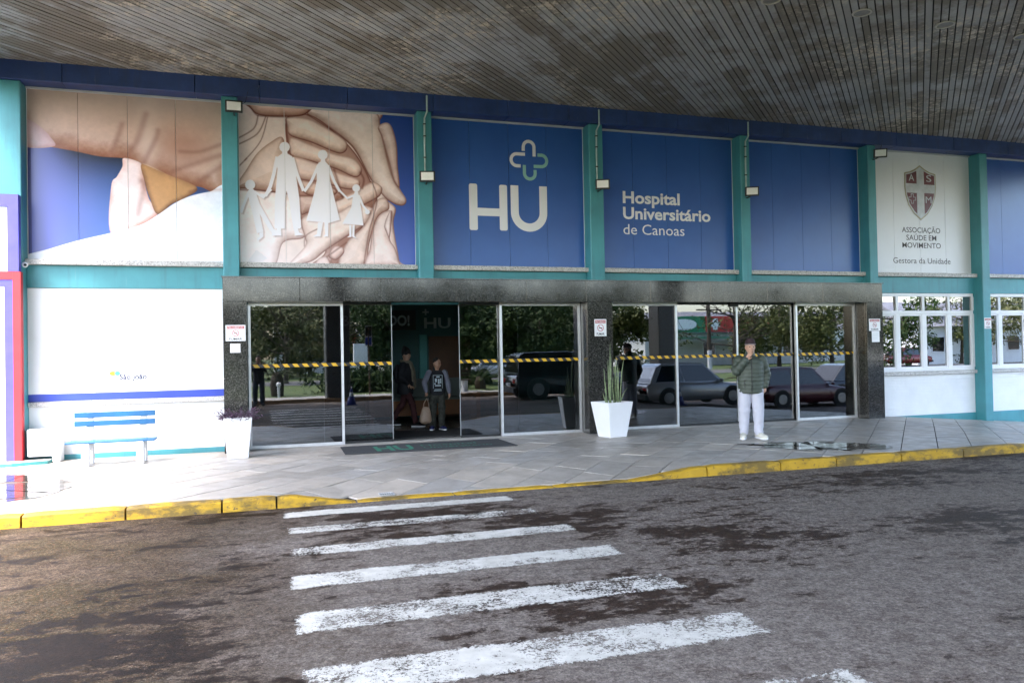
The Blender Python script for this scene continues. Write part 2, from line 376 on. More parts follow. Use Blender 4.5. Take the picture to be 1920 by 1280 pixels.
# ------------------------------------------------------------------ canopy
CZ=6.17; CX0,CX1,CY0,CY1=-3.98,19.6,-16.65,-.25
def slat_mat():
    t=NT('weathered_slat'); oi=t.node('ShaderNodeObjectInfo')
    base=t.ramp(oi.outputs['Random'],(0.,(.30,.30,.285)),(.5,(.365,.37,.365)),(1.,(.43,.445,.45)))
    st=t.math('ADD',t.noise(.62,7,.68,sc3=(1,1,1)),t.math('MULTIPLY',t.math('SUBTRACT',oi.outputs['Random'],.5),.17)); dirt=t.ramp(st,(.44,0.),(.56,.92))
    c=t.mix(dirt,base,(.165,.143,.108))
    sp=t.math('MULTIPLY',t.ramp(t.noise(9,5,.75),(.50,0.),(.60,1.)),t.ramp(t.noise(.36,3,.6),(.50,0.),(.60,1.)))
    c=t.mix(sp,c,(.58,.51,.40))
    t.set(c,.55,0,.3); t.bump(t.noise(30,4,.7),.12,.004); return t.m
SLATM=slat_mat()
cano=empty('canopy_ceiling',kind='structure')
MB().box(CX0,CX1,CY0,.12,CZ+.028,CZ+.5).build('deck',paint('canopy_deck',(.010,.010,.010),.9,.2,2,0),cano)
pitch=.1005; cov=.083
def slat_poly(wc):
    poly=[(CX0,CY0),(CX1,CY0),(CX1,CY1),(CX0,CY1)]
    poly=clip(poly,lambda q:(q[0]-q[1])*s2-(wc-cov/2)); 
    if len(poly)<3: return None
    poly=clip(poly,lambda q:(wc+cov/2)-(q[0]-q[1])*s2)
    return poly if len(poly)>=3 and abs(area(poly))>1e-4 else None
wc=(CX0-CY1)*s2+.05; rest=MB(); ns=0
while wc<(CX1-CY0)*s2:
    p=slat_poly(wc)
    if p:
        if area(p)<0: p=p[::-1]
        jz=random.uniform(-.0035,.0035)
        if ns<232:
            MB().prism(p,lambda a,b,d:(a,b,CZ+jz+d),0,.026).build('slat',SLATM,cano)
        else: rest.prism(p,lambda a,b,d:(a,b,CZ+d),0,.026)
        ns+=1
    wc+=pitch
o=rest.build('slat_field',SLATM,cano); o['kind']='stuff'
print('slats',ns)
fas=paint('dark_fascia',(.030,.028,.040),.6,.3,2,.1)
MB().box(CX0-.16,CX0,CY0,-.255,5.86,6.72).build('end_fascia',fas,cano)
MB().box(CX0-.16,CX1,CY0-.16,CY0,5.86,6.72).build('front_fascia',NAVY,cano)
MB().box(CX1,CX1+.16,CY0-.16,CY1,5.86,6.72).build('end_fascia',fas,cano)
for i,(x,y) in enumerate(((6.51,-5.09),(7.99,-5.09),(9.47,-5.08),(11.0,-5.05))):
    d=empty('ceiling_downlight',(x,y,CZ-.004),label=('round ceiling downlight cut by the top edge of the picture','round ceiling downlight next to the one at the top edge','round ceiling downlight, third along the row under the slats','round ceiling downlight at the right end of the row')[i],cat='downlight',group='downlights recessed in the slatted ceiling')
    m=MB(); n=20
    for r0,z0 in ((.135,0),(.130,-.012),(.108,-.012),(.104,.0)): m.v+=[(r0*math.cos(2*math.pi*k/n),r0*math.sin(2*math.pi*k/n),z0) for k in range(n)]
    m.f+=[(j*n+k,j*n+(k+1)%n,(j+1)*n+(k+1)%n,(j+1)*n+k) for j in range(3) for k in range(n)]
    m.build('ring',paint('lamp_ring',(.42,.40,.35),.5,.1,9,0),d,fix=True)
    m=MB(); m.add([(.105*math.cos(2*math.pi*k/n),.105*math.sin(2*math.pi*k/n),-.003) for k in range(n)],[tuple(range(n))]); m.build('diffuser',paint('lamp_diffuser',(.20,.19,.17),.4,.2,9,0),d)
# canopy columns behind
colm=granite('column_granite',(.03,.03,.03),(.13,.13,.12),.3)
for i,(x,y) in enumerate(((2.65,-16.1),(16.3,-16.1))):
    m=MB(); m.box(x-.45,x+.45,y-.45,y+.45,-.1,5.86)
    o=bevel(m.build('canopy_column',colm),.05); tag(o,('dark square canopy column mirrored in the glass behind the traffic cone','dark square canopy column mirrored beside the silver car','dark square canopy column mirrored at the far end of the doors')[i],'column','columns carrying the canopy')
# ------------------------------------------------------------------ hospital building
YP=.10
bld=empty('hospital_building',(0,0,0),label='long hospital front with teal pilasters above a black granite entrance',cat='building')
m=MB(); m.box(-3.80,18.9,.125,.4,2.70,6.6)                       # wall behind the signs
m.box(-3.80,-.60,.125,.4,-.3,2.70); m.box(12.68,18.9,.135,.4,-.7,.96); m.box(18.6,18.9,.125,.4,.96,2.70)
m.build('wall',WHITE,bld)
PIL=[(-3.80,-3.50),(-.605,-.35),(2.66,2.925),(5.965,6.25),(9.29,9.51),(12.465,12.68),(15.585,15.815),(18.75,19.)]
for i,(a,b) in enumerate(PIL):
    z0=2.5 if 1<=i<=5 else -.7
    if i==0: z0=-.1
    bevel(MB().box(a,b,-.20,.13,z0,5.872).build('pilaster',TEAL,bld),.012,1)
def strip(name,z0,z1,y0,y1,m,bv=0):
    for (a,b),(c,d) in zip(PIL[:-1],PIL[1:]):
        o=MB().box(b+.002,c-.002,y0,y1,z0,z1).build(name,m,bld)
        if bv: bevel(o,bv,1)
strip('string_course',2.70,3.06,.02,.13,TEAL,.006)
strip('granite_ledge',3.06,3.145,-.075,.13,GRANL,.006)
strip('top_moulding',5.842,5.872,.055,.10,paint('pale_bead',(.45,.46,.50),.5,.1,3,0))
bx=[-3.82,-2.92,-1.0,.0,1.45,2.95,4.35,5.55,6.75,7.85,9.0,10.3,11.75,13.2,14.8,16.4,19.]
for a,b in zip(bx[:-1],bx[1:]):
    bevel(MB().box(a+.004,b-.004,-.25,.13,5.875,CZ+.02).build('fascia_board',NAVY,bld),.006,1)
# entrance portal of black granite, slab by slab
por=MB().box(-.56,12.58,-.28,.0,2.50,2.84).build('entrance_portal',GRAN,bld)
PF=-.35
gx=[-.615,.60,1.95,3.28,4.60,5.78,7.12,8.44,9.75,11.1,12.627]
def gslab(x0,x1,y0,y1,z0,z1): bevel(MB().box(x0+.0015,x1-.0015,y0,y1,z0,z1).build('granite_slab',GRAN,por),.004,1)
for a,b in zip(gx[:-1],gx[1:]): gslab(a,b,PF,PF+.05,2.468,2.862)
MB().box(-.635,12.647,-.37,.12,2.863,2.88).build('capping',GRAN,por)
for x0,x1 in ((-.615,-.243),(5.79,6.31),(12.197,12.627)):
    for z0,z1 in ((-.05,1.21),(1.213,2.466)): gslab(x0,x1,PF,PF+.05,z0,z1)
    MB().box(x0+.02,x1-.02,PF+.052,.12,-.05,2.466).build('pier_core',GRAN,por)
for x0,x1 in ((5.79,5.805),(6.295,6.31),(12.197,12.212),(-.258,-.243)): gslab(x0,x1,PF+.051,.10,-.05,2.466)
MB().box(-.243,12.197,PF+.051,.10,2.468,2.498).build('soffit',GRAN,por)
MB().box(-.243,12.197,-.06,.20,-.02,.012).build('threshold',CONC,por)
MB().box(-.60,12.64,.125,.16,2.45,2.86).build('head_wall',TEAL,por)
# doors
def frame_leaf(parent,x0,x1,name='fixed_leaf',y=0.):
    d=link(name,None,parent)
    t=.042
    f=MB(); f.box(x0,x0+t,y-.03,y+.03,.012,2.464); f.box(x1-t,x1,y-.03,y+.03,.012,2.464); f.box(x0+t,x1-t,y-.03,y+.03,.012,.06); f.box(x0+t,x1-t,y-.03,y+.03,2.418,2.464)
    f.build('frame',ALU,d)
    MB().box(x0+t,x1-t,y-.005,y+.005,.06,2.418).build('pane',GLASS,d); return d
def slide_leaf(parent,x0,x1,y=.07,edge=True):
    d=link('sliding_leaf',None,parent)
    MB().box(x0,x1,y-.005,y+.005,.03,2.44).build('pane',GLASS,d)
    MB().box(x0,x1,y-.012,y+.012,2.44,2.464).build('top_rail',BLACK,d); MB().box(x0,x1,y-.014,y+.014,.013,.05).build('bottom_rail',BLACK,d)
    [MB().box(q-.006,q+.006,y-.008,y+.008,.05,2.44).build('edge_strip',paint('edge_strip',(.35,.36,.36),.3,.05,3,0,60,.5),d) for q in (x0,x1)]; return d
d1=link('sliding_door',None,bld); d1['label']='first glass entrance, its middle leaves slid open'
frame_leaf(d1,-.235,1.335); frame_leaf(d1,4.18,5.785); slide_leaf(d1,1.00,2.19); slide_leaf(d1,3.425,4.55)
d2=link('sliding_door',None,bld); d2['label']='second glass entrance with all four leaves closed'
frame_leaf(d2,6.315,7.87); frame_leaf(d2,10.665,12.19); slide_leaf(d2,7.83,9.29); slide_leaf(d2,9.30,10.70)
MB().box(9.275,9.31,.05,.062,.05,2.44).build('meeting_stile',ALU,d2)
MB().box(9.12,9.32,.02,.06,2.40,2.47).build('door_sensor',BLACK,d2)
# hazard tape on the panes
def tape_mat():
    t=NT('hazard_tape'); sx=t.node('ShaderNodeSeparateXYZ'); t.l(t.co(),sx.inputs[0])
    s=t.math('FRACT',t.math('MULTIPLY',t.math('ADD',sx.outputs[0],t.math('MULTIPLY',sx.outputs[2],.8)),6.2))
    t.set(t.ramp(s,(.0,(.64,.37,.008)),(.5,(.012,.011,.010)),interp='CONSTANT'),.4); return t.m
TAPE=tape_mat()
def tape(x0,x1,y,lab): tag(MB().box(x0,x1,y-.0015,y,1.372,1.428).build('hazard_tape',TAPE),lab,'tape',group='striped warning tape across the door panes')
tape(-.17,1.29,-.008,'yellow and black tape across the pane beside the purple plant')
tape(1.34,2.185,.062,'yellow and black tape across the slid-back leaf beside the woman')
tape(3.43,4.17,.062,'yellow and black tape across the slid-back leaf beside the boy')
tape(4.225,5.745,-.008,'yellow and black tape across the pane before the middle granite pier')
tape(6.52,7.825,-.008,'yellow and black tape across the pane behind the spiky plant')
tape(7.875,9.272,.062,'yellow and black tape across the closed leaf mirroring the silver car')
tape(9.315,10.66,.062,'yellow and black tape across the closed leaf behind the standing man')
tape(10.71,12.135,-.008,'yellow and black tape across the pane nearest the windows')
# left bay: white wall, banner, ledge, plinth
MB().box(-3.498,-.618,.075,.125,-.2,.93).build('brick_face',WHITE,bld)
bevel(MB().box(-3.498,-.618,.0,.12,.84,.915).build('granite_ledge',GRANL,bld),.006,1)
MB().box(-3.498,-.618,.06,.124,-.2,.075).build('plinth',TEAL,bld)
bn=empty('wall_banner',(0,0,0),label='blank white banner with a blue bottom stripe above the blue bench',cat='banner')
MB().box(-3.497,-.618,.045,.123,1.035,2.698).build('sheet',OFFW,bn); MB().box(-3.497,-.618,.043,.123,.918,1.034).build('stripe',BLUEST,bn)
# right bays
def brick_mat():
    t=NT('white_painted_brick'); b=t.node('ShaderNodeTexBrick'); b.inputs['Scale'].default_value=1; b.inputs['Brick Width'].default_value=.24; b.inputs['Row Height'].default_value=.068; b.inputs['Mortar Size'].default_value=.006; b.inputs['Mortar Smooth'].default_value=.5
    sx=t.node('ShaderNodeSeparateXYZ'); cb=t.node('ShaderNodeCombineXYZ'); t.l(t.co(),sx.inputs[0]); t.l(sx.outputs[0],cb.inputs[0]); t.l(sx.outputs[2],cb.inputs[1]); t.l(cb.outputs[0],b.inputs[0])
    inv=t.math('SUBTRACT',1.,b.outputs['Fac']); h=t.math('ADD',inv,t.math('MULTIPLY',t.noise(18,4),.5))
    t.set(t.ramp(t.noise(2,5),(.3,(.76,.77,.79)),(.7,(.85,.86,.88))),.55); t.bump(h,.8,.010); return t.m
BRICK=brick_mat()
for k,(x0,x1) in enumerate(((12.682,15.583),(15.817,18.748))):
    MB().box(x0,x1,.07,.13,-.02,.875).build('brick_face',BRICK,bld)
    bevel(MB().box(x0,x1,-.01,.13,.876,.955).build('granite_ledge',GRANL,bld),.006,1)
    MB().box(x0,x1,.055,.13,-.75,-.022).build('plinth',TEAL,bld)
    wd=link('window',None,bld); f=MB(); t=.058; n=4
    xs=[12.72,13.395,14.13,14.855,15.56] if k==0 else [15.84,16.36,17.15,17.9,18.7]
    MB().box(x0,xs[0],.09,.13,.955,2.70).build('jamb',TEAL,wd); MB().box(xs[-1],x1,.09,.13,.955,2.70).build('jamb',TEAL,wd)
    f.box(xs[0],xs[-1],.04,.125,2.625,2.698); f.box(xs[0],xs[-1],.04,.125,.957,1.02); f.box(xs[0],xs[-1],.045,.12,2.235,2.31)
    for x in xs: f.box(x-.05,x+.05,.05,.118,1.02,2.235); f.box(x-.035,x+.035,.05,.118,2.31,2.625)
    bevel(f.build('frame',OFFW,wd),.005,1)
    for a,b in zip(xs[:-1],xs[1:]):
        MB().box(a+.05,b-.05,.080,.086,1.02,2.235).build('pane',WGLASS,wd); MB().box(a+.035,b-.035,.080,.086,2.31,2.625).build('pane',WGLASS,wd)
        sa=MB(); sa.box(a+.05,a+.085,.062,.105,1.02,2.235); sa.box(b-.085,b-.05,.062,.105,1.02,2.235); sa.box(a+.085,b-.085,.062,.105,1.02,1.06); sa.box(a+.085,b-.085,.062,.105,2.195,2.235); sa.build('sash',OFFW,wd)
# interior
INW=paint('interior_teal',(.030,.105,.110),.6,.08,2,.05); INF=paint('interior_floor',(.20,.19,.17),.25,.2,3,.02); INC=paint('interior_ceiling',(.5,.5,.48),.8,.05,2,0)
room=link('lobby',None,bld)
MB().box(-.6,12.93,.20,6.6,-.05,.0).build('lobby_floor',INF,room); MB().box(-.6,12.93,.16,6.6,2.74,2.85).build('lobby_ceiling',INC,room)
MB().box(-.6,12.93,5.0,5.1,0,2.74).build('lobby_wall',INW,room); MB().box(-.7,-.6,.16,5.1,-.05,2.85).build('lobby_wall',INW,room); MB().box(12.93,12.98,.41,5.1,-.05,2.85).build('lobby_wall',INW,room)
MB().box(5.9,6.3,.2,5.0,0,2.74).build('lobby_wall',INW,room)
MB().box(3.62,3.80,4.90,5.0,0,2.02).build('door_post',paint('interior_pale_teal',(.08,.30,.30),.6),room)
MB().box(3.86,4.9,4.95,5.0,0,1.98).build('brown_door',paint('brown_wood',(.085,.036,.014),.45,.25,3,.1),room)
MB().box(12.98,18.9,3.4,3.5,-.1,2.8).build('ward_wall',paint('ward_wall',(.45,.50,.48),.7),room); MB().box(12.98,18.9,.4,3.5,-.1,0).build('ward_floor',INF,room); MB().box(12.98,18.9,.4,3.5,2.72,2.8).build('ward_ceiling',INC,room)
MB().box(15.2,15.5,1.6,1.9,0,2.72).build('ward_column',TEAL,room)
MB().box(18.86,18.9,.4,3.5,0,2.72).build('ward_wall',WHITE,room)
# building mass behind, closing the lobby from the sky
m=MB(); m.box(-3.8,18.9,.41,.5,2.86,6.6); m.box(-3.8,19,.5,7,6.5,6.6); m.box(-.72,13,6.6,6.7,-.1,2.86); m.box(-3.8,18.9,.5,6.7,2.86,2.95); m.box(12.98,18.9,3.5,3.6,-.1,2.86); m.build('rear_mass',CONC,bld)
# ------------------------------------------------------------------ signs on the upper wall
M1=[([(-3.532,5.827),(-0.537,5.874),(-0.556,4.406),(-0.964,4.407),(-1.272,4.466),(-1.515,4.604),(-1.814,4.736),(-2.096,4.819),(-2.461,4.831),(-2.806,4.891),(-3.201,4.947),(-3.506,4.976),(-3.589,4.986)],(206,172,150),(150,78,42),0.34,1),([(-3.585,5.396),(-3.462,5.358),(-3.31,5.258),(-3.171,5.108),(-3.117,4.952),(-3.562,4.95)],(205,170,175),(190,130,120),0.1,1),([(-2.11,4.825),(-1.838,4.735),(-1.811,4.474),(-1.746,4.181),(-1.619,3.929),(-1.885,3.733),(-2.312,3.59),(-2.303,4.353),(-2.217,4.519),(-2.135,4.686)],(240,222,216),(196,116,88),0.12,1),([(-1.838,4.751),(-1.454,4.59),(-1.011,4.395),(-1.183,4.221),(-1.399,4.102),(-1.619,3.929),(-1.731,4.181),(-1.811,4.474)],(206,146,78),(92,44,18),0.09,1),([(-3.523,3.132),(-3.522,3.22),(-3.188,3.328),(-2.763,3.475),(-2.3,3.607),(-1.885,3.743),(-1.613,3.922),(-1.368,4.113),(-1.121,4.247),(-0.809,4.337),(-0.556,4.372),(-0.573,3.116),(-3.524,3.069)],(246,246,250),(214,196,190),0.06,1)]
M2=[([(-0.375,5.899),(1.908,5.939),(2.027,5.618),(2.204,5.0),(2.37,4.567),(2.492,4.336),(2.364,4.226),(2.13,4.321),(2.306,4.17),(2.263,3.87),(2.353,3.243),(2.339,3.117),(-0.413,3.076)],(226,204,190),(140,70,50),0.07,1),([(-0.396,4.351),(0.256,4.38),(0.603,4.304),(0.788,3.916),(0.71,3.609),(0.359,3.509),(0.181,3.085),(-0.413,3.076)],(238,228,226),(190,140,120),0.1,1),([(-0.395,4.44),(-0.222,4.746),(-0.049,5.025),(0.182,5.235),(0.371,5.322),(0.453,4.994),(0.579,4.637),(0.795,4.342),(0.372,4.355),(-0.199,4.405)],(222,190,168),(150,86,58),0.12,1),([(0.862,5.89),(1.907,5.923),(2.072,5.527),(2.188,4.999),(2.308,4.627),(2.499,4.345),(2.411,4.222),(2.146,4.331),(1.871,4.669),(1.633,5.124),(1.453,5.33),(1.096,5.585),(0.786,5.762)],(232,214,202),(158,92,66),0.1,1),([(0.449,5.676),(0.86,5.737),(1.274,5.458),(1.617,5.108),(1.856,4.669),(1.974,4.299),(1.735,3.854),(1.298,3.132),(0.821,3.125),(1.062,3.404),(0.656,3.911),(0.603,4.304),(0.491,4.602),(0.454,5.024)],(158,92,70),(112,48,34),0.05,1),([(-0.178,5.915),(-0.138,5.768),(0.017,5.669),(0.449,5.682),(0.772,5.751),(0.879,5.998)],(222,176,152),(120,46,30),0.08,1),([(0.443,5.676),(0.8,5.686),(1.095,5.554),(1.423,5.36),(1.476,5.208),(1.389,5.104),(1.238,5.113),(0.853,5.256),(0.502,5.355),(0.44,5.509)],(236,214,196),(126,52,34),0.085,1),([(0.502,5.331),(0.852,5.231),(1.238,5.101),(1.57,5.033),(1.715,4.88),(1.694,4.738),(1.565,4.692),(1.264,4.815),(0.848,4.925),(0.497,5.021)],(234,208,190),(126,52,34),0.085,1),([(0.497,4.997),(0.966,4.907),(1.323,4.766),(1.662,4.659),(1.647,4.503),(1.44,4.469),(1.02,4.567),(0.579,4.637)],(236,206,188),(120,50,34),0.085,1),([(0.579,4.606),(1.02,4.551),(1.259,4.485),(1.227,4.361),(0.78,4.336)],(206,160,136),(110,44,30),0.07,1),([(2.005,5.617),(2.153,5.712),(2.268,5.635),(2.351,5.324),(2.363,4.946),(2.388,4.552),(2.277,4.657),(2.188,4.999),(2.07,5.433)],(230,206,198),(150,92,76),0.08,1),([(0.603,4.304),(0.957,4.334),(1.315,4.272),(1.251,4.023),(0.834,4.039),(0.657,4.002)],(206,164,146),(110,44,30),0.08,1),([(1.255,4.285),(1.561,4.443),(1.886,4.629),(2.062,4.553),(2.06,4.428),(1.959,4.323),(1.648,4.155),(1.311,4.01),(1.069,3.864),(0.834,4.009)],(234,206,188),(118,50,34),0.085,1),([(0.656,3.911),(0.954,4.104),(1.252,4.054),(1.557,4.22),(1.879,4.17),(1.877,4.045),(1.797,3.887),(1.426,3.628),(1.062,3.373),(0.822,3.186),(0.411,3.088),(0.708,3.457),(0.71,3.609)],(238,218,206),(130,60,44),0.09,1),([(1.282,3.101),(1.425,3.535),(1.735,3.854),(1.958,4.298),(2.146,4.337),(2.19,4.15),(1.984,3.986),(1.838,3.545),(1.738,3.108)],(230,204,188),(120,54,38),0.09,1),([(1.105,3.298),(1.213,3.469),(1.363,3.457),(1.386,3.349),(1.239,3.217)],(226,190,176),(110,44,34),0.05,1),([(0.879,3.095),(0.941,3.249),(1.09,3.282),(1.153,3.099)],(228,196,184),(110,44,34),0.05,1),([(1.753,3.108),(1.82,3.42),(1.888,3.796),(2.016,4.05),(2.205,4.141),(2.254,4.058),(2.197,3.648),(2.288,3.462),(2.353,3.243),(2.339,3.117)],(236,214,206),(130,70,58),0.09,1),([(2.12,3.74),(2.091,3.865),(2.173,4.087),(2.236,4.105),(2.214,3.743),(2.175,3.632)],(240,222,218),(190,150,140),0.03,1)]
C1=[([(-2.286,4.922),(-2.195,5.172),(-2.134,5.372)],0.05),([(-2.051,4.887),(-1.899,5.158),(-1.775,5.562)],0.06),([(-1.814,4.769),(-1.629,5.176),(-1.597,5.31)],0.05),([(-1.362,4.661),(-1.084,4.776),(-0.605,4.971)],0.05),([(-0.963,4.515),(-0.773,4.658),(-0.55,4.839)],0.05),([(-1.12,4.323),(-0.965,4.354),(-0.556,4.382)],0.035),([(-1.266,4.983),(-0.957,5.001),(-0.546,5.178)],0.04),([(-1.913,3.912),(-1.818,4.375),(-1.862,4.471)],0.05)]
C2=[([(-0.165,5.832),(-0.068,5.698),(0.031,5.667),(0.449,5.682),(0.742,5.749),(0.85,5.874)],0.03),([(-0.384,5.243),(-0.1,5.441),(-0.026,5.672)],0.03),([(-0.386,5.139),(-0.044,5.355),(0.102,5.666)],0.03),([(-0.249,4.894),(0.011,5.239),(0.131,5.653)],0.025),([(-0.391,4.738),(-0.277,4.863),(-0.22,4.926)],0.03),([(-0.396,4.39),(-0.058,4.387),(0.256,4.374),(0.604,4.334),(0.957,4.343)],0.035),([(0.434,5.675),(0.445,5.418),(0.497,5.027)],0.03),([(0.786,5.753),(1.095,5.569),(1.453,5.33),(1.633,5.124),(1.871,4.669)],0.03),([(0.708,3.457),(0.74,3.64),(0.949,3.768)],0.03),([(1.228,4.484),(1.377,4.336),(1.255,4.27)],0.05),([(1.886,4.639),(1.974,4.299),(1.825,3.732),(1.724,3.17)],0.03),([(1.09,3.282),(1.425,3.535)],0.04),([(1.233,4.808),(1.319,4.519),(1.377,4.336)],0.06),([(1.689,4.785),(1.748,4.663),(1.715,4.506)],0.05)]
BG2=[(1.908,5.939),(2.027,5.618),(2.153,5.712),(2.268,5.635),(2.351,5.324),(2.363,4.946),(2.388,4.552),(2.492,4.336),(2.37,4.226),(2.306,4.17),(2.263,3.87),(2.353,3.243),(2.339,3.117)]
FAM=[[(0.491,5.163),(0.478,5.117),(0.446,5.082),(0.402,5.067),(0.359,5.076),(0.327,5.108),(0.316,5.152),(0.329,5.199),(0.361,5.234),(0.405,5.249),(0.448,5.239),(0.479,5.208)],[(0.368,5.095),(0.44,5.099),(0.451,5.049),(0.526,5.004),(0.58,4.728),(0.633,4.305),(0.66,3.79),(0.639,3.759),(0.531,3.756),(0.463,4.238),(0.424,4.411),(0.396,4.235),(0.386,3.751),(0.219,3.746),(0.231,4.228),(0.282,4.773),(0.25,4.952),(0.358,5.043)],[(0.251,4.988),(0.19,4.685),(0.131,4.475),(0.065,4.334),(-0.002,4.339),(-0.002,4.279),(0.102,4.291),(0.184,4.456),(0.245,4.674),(0.308,4.98)],[(0.506,4.975),(0.57,4.719),(0.683,4.404),(0.732,4.426),(0.62,4.739),(0.557,4.992)],[(0.253,3.753),(0.322,3.756),(0.326,3.629),(0.174,3.625),(0.172,3.661),(0.252,3.675)],[(0.543,3.762),(0.601,3.764),(0.624,3.692),(0.696,3.654),(0.55,3.635)],[(1.126,5.067),(1.115,5.023),(1.083,4.99),(1.041,4.976),(1.0,4.985),(0.97,5.015),(0.959,5.057),(0.971,5.1),(1.002,5.134),(1.044,5.148),(1.086,5.139),(1.116,5.109)],[(1.012,4.989),(1.078,4.993),(1.086,4.947),(1.145,4.88),(1.156,4.635),(1.316,3.933),(1.129,3.872),(0.747,3.899),(0.884,4.377),(0.938,4.624),(0.935,4.807),(0.966,4.916),(1.008,4.943)],[(0.95,4.895),(0.822,4.599),(0.703,4.419),(0.741,4.393),(0.863,4.578),(0.993,4.877)],[(1.109,4.87),(1.21,4.597),(1.304,4.421),(1.344,4.445),(1.251,4.618),(1.151,4.889)],[(0.944,3.875),(1.028,3.878),(0.982,3.631),(0.858,3.628),(0.924,3.67)],[(1.052,3.878),(1.12,3.88),(1.11,3.635),(1.036,3.633),(1.066,3.673)],[(-0.088,4.484),(-0.099,4.44),(-0.13,4.407),(-0.171,4.394),(-0.212,4.404),(-0.241,4.434),(-0.251,4.477),(-0.24,4.52),(-0.21,4.554),(-0.168,4.567),(-0.128,4.558),(-0.098,4.527)],[(-0.185,4.405),(-0.12,4.408),(-0.086,4.371),(-0.018,4.158),(0.204,3.74),(0.147,3.708),(-0.023,3.993),(0.035,3.687),(-0.068,3.66),(-0.134,3.975),(-0.187,4.211),(-0.214,4.353)],[(-0.113,4.343),(0.043,4.251),(0.187,4.405),(0.155,4.437),(0.037,4.298),(-0.088,4.385)],[(-0.215,4.362),(-0.294,4.156),(-0.344,4.005),(-0.301,3.991),(-0.252,4.141),(-0.173,4.346)],[(-0.034,3.664),(0.029,3.681),(0.031,3.606),(-0.055,3.529),(-0.069,3.574),(-0.023,3.596)],[(0.147,3.714),(0.196,3.74),(0.261,3.718),(0.289,3.643),(0.203,3.62)],[(1.678,4.507),(1.668,4.473),(1.643,4.447),(1.609,4.436),(1.576,4.444),(1.552,4.468),(1.543,4.501),(1.553,4.536),(1.578,4.562),(1.612,4.573),(1.645,4.565),(1.669,4.541)],[(1.588,4.438),(1.64,4.441),(1.674,4.287),(1.726,3.847),(1.363,3.867),(1.52,4.156),(1.553,4.359)],[(1.569,4.391),(1.458,4.334),(1.324,4.47),(1.3,4.444),(1.447,4.302),(1.581,4.36)],[(1.634,4.371),(1.709,4.185),(1.817,4.062),(1.845,4.087),(1.741,4.206),(1.668,4.387)],[(1.48,3.846),(1.477,3.645),(1.516,3.646),(1.519,3.847)],[(1.535,3.848),(1.525,3.646),(1.565,3.646),(1.574,3.848)],[(1.497,3.676),(1.441,3.628),(1.517,3.636)],[(1.539,3.677),(1.602,3.617),(1.533,3.637)],[(1.843,4.091),(1.837,4.069),(1.821,4.052),(1.8,4.046),(1.778,4.051),(1.763,4.066),(1.757,4.088),(1.763,4.11),(1.779,4.126),(1.801,4.133),(1.822,4.128),(1.838,4.112)]]

def spline(P,k=8):
    P=np.array(P,float); n=len(P); out=[]
    for i in range(n):
        a,b,c,d=P[i-1],P[i],P[(i+1)%n],P[(i+2)%n]
        for t in np.arange(k)/k: out.append(.5*((2*b)+(-a+c)*t+(2*a-5*b+4*c-d)*t*t+(-a+3*b-3*c+d)*t**3))
    return np.array(out)
def sdf(Q,P):
    P=np.asarray(P,float); lo=P.min(0)-.12; hi=P.max(0)+.12; k=((Q>lo)&(Q<hi)).all(1); out=np.full(len(Q),-1.)
    if k.any(): out[k]=sdf0(Q[k],P)
    return out
def sdf0(Q,P):
    d=np.full(len(Q),1e9); ins=np.zeros(len(Q),bool); n=len(P)
    for i in range(n):
        a,b=P[i],P[(i+1)%n]; e=b-a; w=Q-a; t=np.clip((w@e)/max(e@e,1e-12),0,1); dd=w-t[:,None]*e
        d=np.minimum(d,(dd*dd).sum(1)); c=((a[1]>Q[:,1])!=(b[1]>Q[:,1]))
        with np.errstate(divide='ignore',invalid='ignore'): xx=e[0]*(Q[:,1]-a[1])/(e[1] if e[1]!=0 else 1e-12)+a[0]
        ins^=c&(Q[:,0]<xx)
    d=np.sqrt(d); return np.where(ins,d,-d)
def pdist(Q,P):
    P=np.array(P,float)
    # smooth open polyline
    R_=[]
    for i in range(len(P)-1):
        a,b,c,d=P[max(i-1,0)],P[i],P[i+1],P[min(i+2,len(P)-1)]
        for t in np.arange(6)/6: R_.append(.5*((2*b)+(-a+c)*t+(2*a-5*b+4*c-d)*t*t+(-a+3*b-3*c+d)*t**3))
    R_.append(P[-1]); R_=np.array(R_); d=np.full(len(Q),1e9)
    for i in range(len(R_)-1):
        a,b=R_[i],R_[i+1]; e=b-a; w=Q-a; t=np.clip((w@e)/max(e@e,1e-12),0,1); dd=w-t[:,None]*e; d=np.minimum(d,(dd*dd).sum(1))
    return np.sqrt(d)
def vnoise(Q,s,seed):
    g=np.random.default_rng(seed).random((64,64)); q=Q*s; i=np.floor(q).astype(int); f=q-i; f=f*f*(3-2*f)
    i0,j0=i[:,0]%64,i[:,1]%64; i1,j1=(i0+1)%64,(j0+1)%64
    return (g[i0,j0]*(1-f[:,0])+g[i1,j0]*f[:,0])*(1-f[:,1])+(g[i0,j1]*(1-f[:,0])+g[i1,j1]*f[:,0])*f[:,1]
def ss(x,a,b):
    t=np.clip((x-a)/(b-a),0,1); return t*t*(3-2*t)
